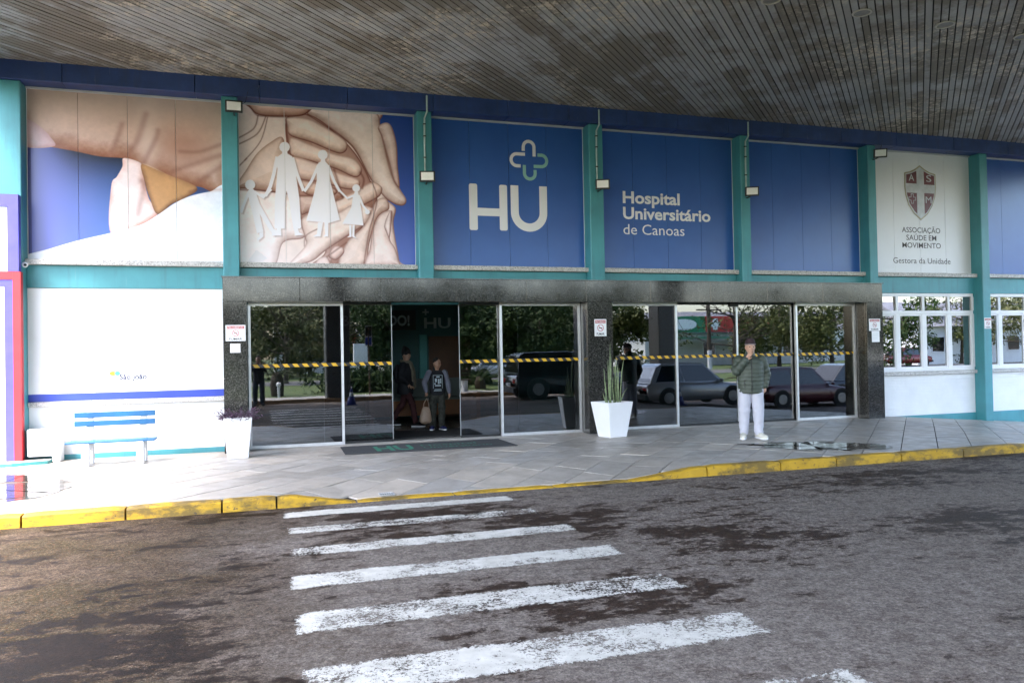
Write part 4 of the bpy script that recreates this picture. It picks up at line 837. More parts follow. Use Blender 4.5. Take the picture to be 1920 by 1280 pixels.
def head(mb,c,k,ya):
    # c = chin-to-crown centre; local front is -Y; rotate by ya
    hc=Vector(c); H=[(0,-.030,-.112,.030,.030),(0,-.028,-.100,.045,.048),(0,-.018,-.070,.060,.075),(0,-.006,-.030,.070,.090),(0,0,.015,.076,.097),(0,.005,.060,.074,.095),(0,.008,.095,.058,.075),(0,.008,.112,.032,.045)]
    m=MB(); m.tube([(x*k,y*k,z*k,a*k,b*k) for x,y,z,a,b in H],16)
    m.tube([(0,-.090*k,.015*k,.008*k),(0,-.108*k,-.018*k,.013*k),(0,-.098*k,-.028*k,.012*k)],8)       # nose
    m.tube([(-.022*k,-.083*k,-.058*k,.008*k),(0,-.090*k,-.057*k,.010*k),(.022*k,-.083*k,-.058*k,.008*k)],8)  # lips
    m.tube([(-.05*k,-.074*k,.030*k,.010*k),(0,-.092*k,.034*k,.010*k),(.05*k,-.074*k,.030*k,.010*k)],8)      # brow
    for s in (-1,1): m.tube([(s*.074*k,.008*k,-.030*k,.010*k,.014*k),(s*.080*k,.012*k,.0,.010*k,.022*k),(s*.078*k,.014*k,.022*k,.008*k,.014*k)],8)
    vs=[rz3(v,(0,0),ya) for v in m.v]; mb.add([(v[0]+hc.x,v[1]+hc.y,v[2]+hc.z) for v in vs],m.f)
def eyes(c,k,ya,parent):
    for s in (-1,1):
        p=rz3((s*.030*k,-.084*k,.008*k),(0,0),ya); MB().ball((c[0]+p[0],c[1]+p[1],c[2]+p[2]),(.012*k,.009*k,.0075*k),8,6).build('eye',paint('eye_dark',(.02,.015,.012),.2),parent,True)
def hand(mb,wr,dirv,side,curl=.4,k=1.):
    d=Vector(dirv).normalized(); s=Vector(side).normalized(); n=d.cross(s).normalized(); w_=Vector(wr)
    P=lambda a,b,c:tuple(w_+d*a*k+s*b*k+n*c*k)
    mb.tube([(*P(-.02,0,0),.024*k),(*P(.03,0,0),.032*k,.018*k),(*P(.08,0,0),.036*k,.017*k)],10)
    for i,(b,L) in enumerate(((-.030,.064),(-.010,.074),(.010,.070),(.029,.055))):
        a0=.085; pts=[]; ang=0; pa,pc=a0,0
        for q in range(4):
            pts.append((*P(pa,b*(1+.06*q),pc),(.0095-.0009*q)*k)); ang+=curl; pa+=L/3*math.cos(ang); pc+=L/3*math.sin(ang)
        mb.tube(pts,7)
    mb.tube([(*P(.02,-.030,.004),.012*k),(*P(.05,-.052,.012),.011*k),(*P(.075,-.060,.022),.0095*k)],7)
def foot(mb,an,d,k=1.,gz=0.,fat=1.):
    a=Vector(an); f=Vector((d[0],d[1],0)).normalized(); P=lambda u,z:(a.x+f.x*u*k,a.y+f.y*u*k,gz+z*k)
    mb.tube([(*P(-.055,.045),.036*fat*k,.040*k),(*P(.0,.052),.040*fat*k,.050*k),(*P(.06,.044),.043*fat*k,.042*k),(*P(.13,.034),.047*fat*k,.033*k),(*P(.18,.028),.036*fat*k,.026*k)],12)
def person(name,label,loc,rz,J,k,skin,parts):
    p=empty(name,loc,rz,label=label,cat='person'); mb=MB()
    hc=J['head']; head(mb,hc,k,J.get('hyaw',0))
    nk=J['neck']; mb.tube([(hc[0],hc[1]+.02*k,hc[2]-.07*k,.050*k),(*nk,.055*k),(nk[0],nk[1]+.01,nk[2]-.06*k,.07*k)],12)
    pv=J['pelvis']; ch=J['chest']
    mb.tube([(pv[0],pv[1],pv[2]-.06*k,.13*k,.09*k),(*pv,.14*k,.095*k),((pv[0]+ch[0])/2,(pv[1]+ch[1])/2,(pv[2]+ch[2])/2,.125*k,.09*k),(*ch,.15*k,.10*k),(nk[0],nk[1]+.01,nk[2]-.05*k,.10*k,.07*k)],14)
    for s in ('r','l'):
        sh_,el,wr=J['sh'+s],J['el'+s],J['wr'+s]
        mb.tube([(*sh_,.050*k),(*el,.038*k),(*wr,.025*k)],10); hand(mb,wr,J['hd'+s],J['hs'+s],J.get('cu'+s,.35),k)
        hp,kn,an=J['hp'+s],J['kn'+s],J['an'+s]
        mb.tube([(*hp,.078*k),(*kn,.052*k),(an[0],an[1],an[2],.036*k)],10); foot(mb,(an[0],an[1],0),J['ft'+s],k*.95,J.get('gz'+s,0.)+.004)
    remesh(mb,'body',skin,p,.0085,4); eyes(hc,k,J.get('hyaw',0),p); return p
SK1=skin_mat('skin_fair',(.50,.29,.20)); SK2=skin_mat('skin_tan',(.42,.24,.16))
def trousers(p,J,k,m,r0=.10,r1=.09,r2=.075,folds=.0):
    mb=MB(); pv=J['pelvis']
    mb.tube([(pv[0],pv[1],pv[2]-.05*k,.155*k,.115*k),(pv[0],pv[1],pv[2]+.07*k,.155*k,.115*k)],16)
    for s in ('r','l'):
        hp,kn,an=[Vector(J[q+s]) for q in('hp','kn','an')]; pts=[]
        n=7
        for i in range(n): q=hp.lerp(kn,i/n); pts.append((*q,(r0+(r1-r0)*i/n+random.uniform(-.004,.004)*folds)*k))
        for i in range(n+1): q=kn.lerp(an,i/n); pts.append((*q,(r1+(r2-r1)*i/n+random.uniform(-.006,.006)*folds+(.006*folds*(i%2) if i>3 else 0))*k))
        mb.tube(pts,14)
    o=remesh(mb,'trousers',m,p,.011,3)
    for v in o.data.vertices:
        x,y,z=v.co; q=.006*math.sin(z*34+x*21+1.7*math.sin(y*25+x*9))+.004*math.sin(z*71-x*33+y*40); w_=(.35+.65*max(0,1-abs(z-.14)/.22)+.5*max(0,1-abs(z-.5)/.12)+.4*max(0,1-abs(z-.8)/.1))*folds
        v.co=v.co+v.normal*q*w_
    return o
def shoes(p,J,k,m,sole):
    for s in ('r','l'):
        an=J['an'+s]; gz=J.get('gz'+s,0.)
        mb=MB(); foot(mb,(an[0],an[1],0),J['ft'+s],k*1.08,gz+.012,1.12); mb.tube([(an[0],an[1],gz+.07*k,.050*k),(an[0],an[1],gz+.105*k,.045*k)],12); sh_=remesh(mb,'shoe',m,p,.009,3)
        f=Vector((J['ft'+s][0],J['ft'+s][1],0)).normalized(); r_=Vector((-f.y,f.x,0)); poly=[]
        for u,w_ in ((-.085,.030),(-.03,.046),(.06,.050),(.14,.052),(.20,.036),(.222,.0),(.20,-.036),(.14,-.052),(.06,-.050),(-.03,-.046),(-.085,-.030)):
            q=Vector((an[0],an[1],0))+f*u*k+r_*w_*k; poly.append((q.x,q.y))
        MB().prism(poly[::-1],lambda a,b,d:(a,b,gz+d),.001,.028*k).build('sole',sole,sh_,fix=True)
# man in the olive jacket
J=dict(head=(.0,-.05,1.555),hyaw=R(8),neck=(0,0,1.425),chest=(0,.0,1.22),pelvis=(0,.0,.90),shr=(-.185,.0,1.36),elr=(-.262,-.085,1.13),wrr=(-.088,-.195,1.36),hdr=(.42,.10,.55),hsr=(-.60,.25,.50),cur=.42,
 shl=(.185,.02,1.36),ell=(.275,.075,1.10),wrl=(.235,.02,.88),hdl=(-.1,-.1,-1),hsl=(0,-1,0.1),hpr=(-.10,0,.86),knr=(-.115,-.02,.48),anr=(-.130,.01,.10),ftr=(-.25,-1),hpl=(.10,0,.86),knl=(.115,-.02,.48),anl=(.118,.01,.10),ftl=(.55,-1))
mx,my=7.95,-2.33
man=person('person','man in olive puffer jacket and white trousers, hand at his mouth',(mx,my,pz(mx,my)+.003),R(-26),J,1.,SK1,None)
OLIVE=cloth('olive_quilt',(.052,.066,.050),.18,6,.35,16,.55)
mb=MB(); pts=[]
for i in range(45):
    t=i/44; z=.775+.62*t; puff=abs(math.sin(math.pi*t*9.5))**.7*.008
    w_=.196+.018*math.sin(t*2.6)-.10*max(0,t-.86)/.14; dp=.142-.04*max(0,t-.8)/.2
    pts.append((0,.0-.01*math.sin(t*3),z,w_+puff,dp+puff))
mb.tube(pts,26,False)
for s in ('r','l'):
    a,b,c=[Vector(J[q+s]) for q in('sh','el','wr')]; c=b.lerp(c,.93); L=[]
    for i in range(13): L.append((a.lerp(b,i/13),.082-.010*i/13))
    for i in range(13): L.append((b.lerp(c,i/12),.072-.020*i/12))
    mb.tube([(*q,r+.012*abs(math.sin(i*.78))) for i,(q,r) in enumerate(L)],16)
mb.tube([(0,.015,1.38,.115,.095),(0,.0,1.43,.088,.085),(0,-.005,1.475,.080,.082)],18)
jk=remesh(mb,'jacket',OLIVE,man,.009,2)
zp=MB(); zp.tube([(.0,-.152,.80,.006),(.0,-.170,1.0,.006),(.0,-.168,1.2,.006),(.0,-.125,1.38,.006),(.0,-.09,1.46,.006)],6); zp.build('zip',BLACK,jk)
pk=MB(); pk.tube([(-.115,-.150,.86,.005),(-.125,-.152,1.0,.005)],6); pk.build('pocket_seam',BLACK,jk)
trousers(man,J,1.,cloth('white_fleece',(.50,.50,.565),.05,6,.5,18),.108,.100,.072,.6)
shoes(man,J,1.0,cloth('cream_canvas',(.60,.58,.50),.1,20,.3,40),OFFW)
BEAN=cloth('maroon_knit',(.030,.014,.018),.3,40,.6,70)
mb=MB(); mb.tube([(0,-.050,1.596,.083,.104),(0,-.042,1.64,.086,.106),(0,-.036,1.680,.072,.090),(0,-.030,1.702,.046,.056),(0,-.03,1.712,.015,.02)],18,False)
hat=remesh(mb,'beanie',BEAN,man,.009,3)
mb=MB(); n=28
for r_,z in ((1.0,1.598),(1.03,1.600),(1.03,1.612),(1.0,1.614)): mb.v+=[(.089*r_*math.cos(2*math.pi*i/n),-.049+.108*r_*math.sin(2*math.pi*i/n),z) for i in range(n)]
mb.f+=[(j*n+i,j*n+(i+1)%n,(j+1)*n+(i+1)%n,(j+1)*n+i) for j in range(3) for i in range(n)]; mb.build('hat_band',cloth('grey_band',(.26,.22,.22)),hat,True,True)
# woman walking through the lobby
kw=.97
J=dict(head=(0,-.02,1.53),neck=(0,0,1.40),chest=(0,0,1.20),pelvis=(0,0,.88),hyaw=R(-12),shr=(-.165,0,1.33),elr=(-.20,.06,1.08),wrr=(-.16,-.10,.92),hdr=(0,-.6,-.7),hsr=(.3,-.3,.3),shl=(.165,0,1.33),ell=(.20,.08,1.08),wrl=(.18,-.06,.90),hdl=(0,-.5,-.8),hsl=(0,-1,.3),
 hpr=(-.085,0,.84),knr=(-.09,-.16,.50),anr=(-.09,-.22,.10),ftr=(0,-1),hpl=(.085,0,.84),knl=(.09,.10,.49),anl=(.09,.36,.11),ftl=(0,-1),gzl=.02)
wo=person('person','woman in black coat, beanie and beige scarf walking inside the doorway',(2.92,2.9,.0),R(66),J,kw,SK1,None)
COAT=cloth('black_coat',(.012,.013,.018),.3,8,.4,14,.8)
mb=MB(); mb.tube([(0,.02,.70,.215,.175),(0,.01,.88,.200,.165),(0,0,1.06,.180,.145),(0,0,1.24,.195,.145),(0,0,1.36,.14,.11),(0,-.0,1.41,.09,.09)],22,False)
for s in('r','l'):
    a,b,c=[Vector(J[q+s]) for q in('sh','el','wr')]; mb.tube([(*a,.078),(*a.lerp(b,.5),.07),(*b,.066),(*b.lerp(c,.9),.055)],14)
mb.tube([(-.03,.16,.98,.12,.06),(-.03,.20,1.15,.13,.08),(-.03,.17,1.30,.10,.05)],14)
remesh(mb,'coat',COAT,wo,.011,3)
mb=MB(); mb.tube([(-.09,-.03,1.38,.04),(-.02,-.10,1.37,.045),(.08,-.06,1.38,.045),(.09,.04,1.40,.04),(0,.09,1.41,.04),(-.09,.03,1.40,.04)],12); mb.tube([(.03,-.11,1.37,.055,.035),(.05,-.165,1.22,.065,.03),(.06,-.185,1.0,.07,.028),(.07,-.19,.84,.075,.022)],12); mb.tube([(-.03,-.11,1.36,.05,.03),(-.04,-.165,1.2,.055,.028),(-.05,-.175,.98,.06,.025)],12)
remesh(mb,'scarf',cloth('beige_scarf',(.22,.19,.14),.3,20,.6,30),wo,.010,3)
mb=MB(); mb.tube([(0,-.025,1.555,.083,.100),(0,-.015,1.61,.086,.104),(0,0,1.66,.07,.085),(0,.02,1.70,.045,.05),(0,.03,1.725,.02,.02)],18); remesh(mb,'beanie',cloth('black_knit',(.008,.008,.009),.3,40,.6,70),wo,.009,3)
trousers(wo,J,kw,cloth('maroon_trousers',(.060,.016,.018),.2,8,.4,18),.088,.075,.058,1.)
shoes(wo,J,kw,cloth('black_canvas',(.010,.010,.011)),OFFW)
# boy with the bag
kb=.86
J=dict(head=(.0,-.015,1.335),hyaw=R(52),neck=(0,0,1.22),chest=(0,0,1.04),pelvis=(0,0,.76),shr=(-.155,0,1.16),elr=(-.255,.03,.96),wrr=(-.225,-.05,.775),hdr=(.05,-.12,-1),hsr=(.3,-1,0),cur=.7,shl=(.155,0,1.16),ell=(.225,.03,.94),wrl=(.245,-.03,.745),hdl=(.05,-.05,-1),hsl=(0,-1,0),
 hpr=(-.08,0,.73),knr=(-.095,-.02,.41),anr=(-.10,.02,.09),ftr=(-.35,-1),hpl=(.08,0,.73),knl=(.085,-.03,.41),anl=(.075,-.02,.09),ftl=(.35,-1))
bo=person('person','boy in black printed vest and grey sleeves looking aside in the doorway',(3.36,1.75,.014),R(-4),J,kb,SK2,None)
mb=MB(); mb.tube([(0,0,.70,.158,.115),(0,0,.82,.158,.118),(0,0,1.0,.160,.118),(0,0,1.13,.155,.10),(0,.0,1.20,.085,.075)],22,False); mb.tube([(0,.03,1.20,.085,.07),(0,.05,1.25,.075,.06)],14)
vest=remesh(mb,'vest',cloth('black_vest',(.010,.011,.016),.3,9,.4,18),bo,.010,3)
for s in('r','l'):
    a,b,c=[Vector(J[q+s]) for q in('sh','el','wr')]; mb=MB(); mb.tube([(*a,.066),(*a.lerp(b,.5),.062),(*b,.056),(*b.lerp(c,.5),.05),(*b.lerp(c,.95),.042)],14); remesh(mb,'sleeve',cloth('grey_sleeve',(.16,.17,.22),.15,9,.5,18),bo,.010,3)
PRW=paint('vest_print',(.42,.50,.56),.7,.1)
def vprint(pts,name='vest_print'):
    MB().prism(pts,lambda a,b,d:(a,-.1255-d+.35*a*a,b),0,.002).build(name,PRW,vest,fix=True)
for a,b,c,d in ((-.098,-.090,.84,1.11),(.086,.094,.84,1.11),(-.09,.086,1.10,1.108),(-.03,.035,1.06,1.085),(-.06,-.02,.97,1.04),(.0,.035,.93,1.03),(-.06,.06,.885,.91),(-.075,-.045,.92,.95),(.045,.07,.94,1.04),(-.07,.07,.815,.825),(-.085,.075,.79,.802)): vprint([(a,c),(b,c),(b,d),(a,d)])
trousers(bo,J,kb,cloth('dark_camouflage',(.030,.032,.026),.7,14,.4,18),.098,.088,.074,1.2)
shoes(bo,J,kb,cloth('navy_trainer',(.018,.024,.11),.3,25,.3,40),OFFW)
mb=MB(); hc=J['head']
tmp=MB(); tmp.tube([(0,.020,.035,.074,.090),(0,.015,.07,.078,.098),(0,.008,.105,.066,.082),(0,0,.128,.035,.045)],16)
vs=[rz3(v,(0,0),R(52)) for v in tmp.v]; mb.add([(hc[0]+v[0]*kb,hc[1]+v[1]*kb,hc[2]+v[2]*kb) for v in vs],tmp.f); remesh(mb,'hair',cloth('dark_hair',(.012,.009,.007),.3,60,.6,90),bo,.008,2)
bag=empty('handbag',(3.10,1.685,.0),label='beige handbag hanging from the boy’s hand'.replace('’',"'"),cat='handbag')
BAGM=cloth('beige_leather',(.36,.25,.18),.12,7,.3,22,.5)
mb=MB(); mb.tube([(0,0,.20,.125,.065),(0,0,.26,.125,.065),(.005,0,.36,.105,.055),(.01,0,.44,.085,.035),(.015,0,.475,.07,.02)],18); remesh(mb,'bag_body',BAGM,bag,.009,3)
for y in (-.018,.018):
    m=MB(); m.tube([(-.05,y,.45,.007),(-.03,y*.8,.56,.007),(.03,y*.3,.665,.007),(.065,y*.8,.56,.007),(.075,y,.45,.007)],7); m.build('handle',BAGM,bag,True)
# ------------------------------------------------------------------ the forecourt mirrored in the glass
TYRE=paint('tyre',(.015,.015,.015),.85,.2,10,0); RIM=paint('rim',(.30,.30,.31),.3,.1,8,0,60,.7); CGL=paint('car_glass',(.012,.014,.016),.04,.1,2,0,60,0,.9)
LRED=paint('tail_lamp',(.30,.012,.012),.2,.1,5,0); LWH=paint('head_lamp',(.55,.55,.55),.15,.1,5,0)
def car(name,label,loc,rz,L,H,W,col,kind):
    c=empty(name,loc,rz,label=label,cat='car',group='cars parked across the drive'); CP=NT('car_paint_'+kind); CP.set(col,.22,.25,.5); CP.p.inputs['Coat Weight'].default_value=.6; CPm=CP.m
    hw=W/2; B=H*.56
    # stations x from rear(-L/2) to front: (x, z_low, z_belt, half width at belt)
    body=[(-.5,.42,.60,.80),(-.49,.26,.88,.90),(-.44,.20,1.0,.96),(-.30,.18,1.0,1.),(0,.17,.98,1.),(.22,.17,.95,1.),(.36,.19,.86,.97),(.46,.22,.76,.88),(.495,.28,.66,.76)] if kind!='saloon' else [(-.5,.40,.66,.80),(-.485,.26,.86,.90),(-.36,.20,.96,.97),(-.2,.18,.98,1.),(.2,.17,.95,1.),(.36,.19,.86,.97),(.46,.22,.76,.88),(.495,.28,.66,.76)]
    m=MB(); n=8
    for x,zl,zb,w_ in body:
        X=x*L; a=hw*w_; zt=zb*B; zz=zl*1.0
        m.v+=[(X,-a*.86,zz),(X,-a,zz+.14),(X,-a,zt*.72+.08),(X,-a*.93,zt),(X,a*.93,zt),(X,a,zt*.72+.08),(X,a,zz+.14),(X,a*.86,zz)]
    for i in range(len(body)-1):
        for k in range(n): m.f.append((i*n+k,i*n+(k+1)%n,(i+1)*n+(k+1)%n,(i+1)*n+k))
    m.f+=[tuple(range(n)),tuple(range((len(body)-1)*n+n-1,(len(body)-1)*n-1,-1))]
    bevel(m.build('body',CPm,c,True,True),.04,3)
    prof={'hatch':[(-.47,0),(-.40,.80),(-.34,.97),(-.10,1.),(.06,.96),(.25,0)],'suv':[(-.48,0),(-.45,.85),(-.40,.98),(-.05,1.),(.08,.95),(.24,0)],'wagon':[(-.49,0),(-.43,.86),(-.38,.98),(-.08,1.),(.04,.95),(.19,0)],'saloon':[(-.40,0),(-.24,.90),(-.16,.98),(-.02,1.),(.08,.94),(.26,0)]}[kind]
    zb=B*.96; zr=H
    def cabin(sc_,name,mat,y_in,cut):
        m=MB(); 
        for x,t in prof:
            z=zb+(zr-zb)*t; w_=hw*(.93-.20*t)*y_in; m.v+=[(x*L*sc_+ (1-sc_)*(-.1*L),-w_,z),(x*L*sc_+(1-sc_)*(-.1*L),w_,z)]
        k=len(prof)
        m.f+=[(2*i,2*i+1,2*i+3,2*i+2) for i in range(k-1)]+[tuple(range(0,2*k,2)),tuple(range(2*k-1,0,-2))]
        return m.build(name,mat,c,False,True)
    bevel(cabin(1.,'cabin',CPm,1.,0),.03,2)
    # side and end glass, proud of the cabin by a few millimetres
    gz0,gz1=zb+.05,zb+(zr-zb)*.86
    def xs(t,side):
        P=prof if side>0 else prof
        if side<0: seg=[(prof[0],prof[1]),(prof[1],prof[2])]
        else: seg=[(prof[-1],prof[-2]),(prof[-2],prof[-3])]
        for (x0,t0),(x1,t1) in seg:
            if t0<=t<=t1: return x0+(x1-x0)*(t-t0)/(t1-t0)
        return seg[-1][1][0]
    t0,t1=(gz0-zb)/(zr-zb),(gz1-zb)/(zr-zb)
    wy=lambda t:hw*(.93-.20*t)+.006
    for s in (-1,1):
        rear0,rear1,fr0,fr1=xs(t0,-1)*L+.14,xs(t1,-1)*L+.12,xs(t0,1)*L-.10,xs(t1,1)*L-.08
        cuts=[0,.46,1.]
        for q in range(2):
            a,b=cuts[q]+.01,cuts[q+1]-.01
            f=lambda t,u:(rear0+(fr0-rear0)*u if t==0 else rear1+(fr1-rear1)*u)
            pts=[(f(0,a),s*wy(t0),gz0),(f(0,b),s*wy(t0),gz0),(f(1,b),s*wy(t1),gz1),(f(1,a),s*wy(t1),gz1)]
            MB().add(pts,[(0,1,2,3)]).build('side_window',CGL,c)
        MB().box(.05*L,.05*L+.16,s*hw*.995-.008,s*hw*.995+.008,B*.80,B*.83).build('door_handle',CPm,c)
        MB().ball((.20*L,s*(hw+.07),zb+.06),(.07,.09,.06),10,6).build('mirror',CPm,c,True)
        for x,nm,mt_ in ((-.487,'tail_lamp',LRED),(.478,'head_lamp',LWH)): bevel(MB().box(x*L-.05,x*L+.05,s*hw*.66-.14,s*hw*.66+.14,B*.60,B*.80).build(nm,mt_,c),.03,2)
    for sd_,xo in ((-1,-.014),(1,.014)):
        a0,a1=xs(t0,sd_)*L+xo,xs(t1,sd_)*L+xo
        MB().add([(a0,-wy(t0)*.86,gz0),(a0,wy(t0)*.86,gz0),(a1,wy(t1)*.86,gz1),(a1,-wy(t1)*.86,gz1)],[(0,1,2,3)]).build('windscreen' if sd_>0 else 'rear_window',CGL,c)
    MB().box(-.507*L,-.49*L,-.26,.26,B*.52,B*.64).build('number_plate',LWH,c)
    MB().box(-.515*L,-.48*L,-hw*.86,hw*.86,.26,.42).build('bumper',paint('bumper',(.03,.03,.032),.6,.1,5,0),c); MB().box(.475*L,.507*L,-hw*.80,hw*.80,.22,.40).build('bumper',paint('bumper',(.03,.03,.032)),c)
    r=.30 if kind!='suv' else .36
    for x in (-.31*L,.32*L):
        for s in(-1,1):
            wh=link('wheel',None,c); m=MB(); m.tube([(x,s*hw*.80,r,r),(x,s*(hw+.012),r,r)],22,False); m.build('tyre',TYRE,wh,False,True); m=MB(); m.tube([(x,s*hw*.9,r,r*.62),(x,s*(hw+.02),r,r*.60)],16,False); m.build('rim',RIM,wh,False,True)
            m=MB(); m.tube([(x,s*hw*.93,r,r*1.16),(x,s*(hw+.004),r,r*1.16)],22,False); m.build('wheel_arch',BLACK,c,False,True)
def gl(x,y): return ROADZ+drop(x,y)
car('silver_hatchback','silver hatchback mirrored in the second entrance doors',(14.0,-10.1,gl(14,-10)),0,4.0,1.45,1.70,(.34,.34,.35),'hatch')
car('dark_suv','dark sport utility car mirrored behind the first door tape',(10.6,-13.2,gl(10.6,-13)),0,4.3,1.68,1.80,(.018,.020,.026),'suv')
car('maroon_wagon','dark red wagon mirrored behind the standing man',(18.5,-10.1,gl(18.5,-10)),0,3.8,1.42,1.60,(.065,.007,.012),'wagon')
car('grey_saloon','grey saloon mirrored beyond the dark red wagon',(23.0,-12.6,gl(23,-12)),R(-4),4.3,1.44,1.72,(.045,.050,.060),'saloon')
car('red_saloon','red saloon car mirrored far off along the street',(47,-34.5,-.045),R(180),4.3,1.42,1.7,(.22,.012,.015),'saloon')
car('white_saloon','white saloon car mirrored far off beside the cone',(14.5,-34.0,-.045),0,4.4,1.44,1.7,(.6,.6,.6),'saloon')
# cones
def cone(x,y,label):
    z=gl(x,y) if y>-15.4 else .0
    c=empty('traffic_cone',(x,y,z),label=label,cat='cone',group='blue and white traffic cones')
    bevel(MB().box(-.19,.19,-.19,.19,0,.04).build('base',paint('cone_blue',(.025,.03,.16),.5),c),.02)
    for z0,z1,nm,mm in ((.04,.30,'cone_body','cone_blue'),(.30,.44,'white_band','cone_white'),(.44,.56,'cone_body','cone_blue'),(.56,.64,'white_band','cone_white'),(.64,.74,'cone_body','cone_blue')):
        rr=lambda z:.145-.155*z/.76+.03*(z<.05); m=MB(); m.tube([(0,0,z0,rr(z0)),(0,0,z1,rr(z1))],16,False); m.build(nm,paint(mm,(.025,.03,.16) if mm=='cone_blue' else (.6,.6,.6),.5),c,True,True)
cone(2.85,-13.1,'traffic cone mirrored beside the dark column in the first entrance')
cone(12.9,-8.7,'traffic cone mirrored before the silver hatchback tail')
cone(15.6,-8.7,'traffic cone mirrored between silver hatchback and standing man')
cone(19.7,-8.8,'traffic cone mirrored before the dark red wagon')
# trees
BARK=paint('bark',(.075,.058,.042),.95,.35,7,.8,18)
def fol(name,a,b):
    t=NT(name); oi=t.noise(1.6,3); t.set(t.ramp(oi,(.35,a),(.65,b)),.7,0,.2); return t.m
F1=fol('foliage_dark',(.018,.038,.010),(.060,.095,.022)); F2=fol('foliage_olive',(.035,.050,.012),(.12,.13,.035)); F3=fol('foliage_pale',(.06,.075,.03),(.17,.17,.07))
def tree(label,x,y,h,cr,cz,n,m,leaf=.16,bare=0,name='leafy_tree'):
    t=empty(name,(x,y,-.06),label=label,cat='tree',group='trees across the drive'); tr=MB(); r0=h*.022
    bend=random.uniform(-.25,.25)
    tr.tube([(0,0,-.1,r0*1.4),(bend*.2,0,h*.18,r0),(bend*.6,.1,h*.42,r0*.8),(bend,.05,h*.68,r0*.5),(bend*1.1,0,h*.9,r0*.2)],9); tips=[]
    for i in range(9 if not bare else 16):
        a=random.uniform(0,6.28); z0=h*random.uniform(.22,.6); L=cr*random.uniform(.55,1.0); e=random.uniform(.15,.8)
        p0=Vector((bend*z0/h,.03,z0)); p2=p0+Vector((math.cos(a)*L*math.cos(e),math.sin(a)*L*math.cos(e),L*math.sin(e))); p1=p0.lerp(p2,.5)+Vector((0,0,-.08*L)); tr.tube([(*p0,r0*.45),(*p1,r0*.28),(*p2,r0*.08)],6); tips.append(p2); tips.append(p1.lerp(p2,.4))
        for q in range(3 if not bare else 6):
            b=p1.lerp(p2,random.random()); p3=b+Vector((random.gauss(0,1),random.gauss(0,1),random.uniform(-.2,1))).normalized()*L*random.uniform(.25,.5); tr.tube([(*b,r0*.16),(*b.lerp(p3,.5),r0*.10),(*p3,r0*.03)],5,False); tips.append(p3)
    tr.build('trunk',BARK,t,True)
    cl=[]
    for i in range(int(26 if not bare else 16)):
        if random.random()<.45: c=random.choice(tips)
        else:
            v=Vector((random.gauss(0,1),random.gauss(0,1),random.gauss(0,.8))).normalized()*random.random()**.4; c=Vector((bend+v.x*cr,v.y*cr,h*cz+v.z*h*(1-cz)*.95))
        cl.append((c,cr*random.uniform(.20,.42)))
    V=np.zeros((n,4,3)); C_=np.array([tuple(c[0]) for c in cl]); R_=np.array([c[1] for c in cl]); k=rng.integers(0,len(cl),n)
    d=rng.normal(size=(n,3)); d/=np.linalg.norm(d,axis=1)[:,None]; pos=C_[k]+d*(R_[k]*rng.random(n)**.45)[:,None]*np.array((1,1,.8))
    u=rng.normal(size=(n,3)); u/=np.linalg.norm(u,axis=1)[:,None]; w_=np.cross(u,rng.normal(size=(n,3))); w_/=np.linalg.norm(w_,axis=1)[:,None]; s=leaf*rng.uniform(.6,1.3,n)[:,None]
    V[:,0]=pos-u*s; V[:,1]=pos+w_*s*.38; V[:,2]=pos+u*s; V[:,3]=pos-w_*s*.38
    me=bpy.data.meshes.new('crown'); me.from_pydata(V.reshape(-1,3).tolist(),[],np.arange(4*n).reshape(n,4).tolist()); me.materials.append(m); link('crown',me,t)
def mx(px,yd):    # world x of a thing at depth yd in front of the glass that mirrors at angle px (degrees from the glass normal)
    return math.tan(R(px))*(13.91+yd)
for lab,ang,yd,h,cr,cz,n,m,lf,ba in (
 ('pale loose tree mirrored above the palm in the first pane',1.5,34,8.,2.6,.55,2600,F3,.16,1),
 ('slim half-bare tree mirrored beside the lamp post',5.5,42,9.,2.8,.55,2200,F3,.17,1),
 ('dark bushy tree mirrored right of the first column',9.5,29,7.5,2.8,.46,9000,F1,.15,0),
 ('broad dark tree mirrored over the boy',14.5,27,7.5,3.2,.45,11000,F1,.15,0),
 ('dense dark tree mirrored above the dark parked car',19.5,24,7.5,3.0,.44,11000,F1,.14,0),
 ('yellow-green tree mirrored behind the spiky planter',24.6,24,7.,2.2,.46,7000,F2,.14,0),
 ('wide olive tree mirrored above the standing man',36.5,42,9.,3.6,.45,8000,F2,.17,0),
 ('dark spreading tree mirrored in the last door pane',39.8,33,8.,4.0,.52,6000,F2,.16,0),
 ('half-bare tree mirrored across the closed door leaf',33.5,34,8.5,4.2,.6,900,F2,.15,1),
 ('grey-green tree mirrored in the window beside the portal',43.8,34,8.,3.2,.45,4500,F1,.16,0),
 ('leafy tree mirrored in the windows by the teal pilaster',47.5,36,8.,3.0,.48,3500,F2,.16,0),
 ('far pale tree mirrored in the last window',51,32,9.,3.8,.5,3500,F3,.18,0),
 ('olive round tree mirrored behind the cycad palm',3.2,50,9.5,4.2,.42,8000,F3,.2,0),
 ('dark round tree mirrored beside the first column',7.6,48,9.5,4.0,.42,9000,F2,.2,0),
 ('tall dark tree mirrored at the edge of the first pane',-.9,46,9.5,3.6,.42,8000,F2,.2,0),
 ('dark thick tree mirrored over the open doorway',11.6,40,9.,4.2,.42,10000,F1,.18,0),
 ('dark thick tree mirrored behind the parked dark car',17.2,38,9.,4.2,.42,10000,F1,.18,0),
 ('dark thick tree mirrored beside the middle pier',22.5,36,9.,4.2,.42,10000,F1,.18,0)):
    tree(lab,mx(ang,yd),-yd,h*.76,cr,cz,n,m,lf,ba)
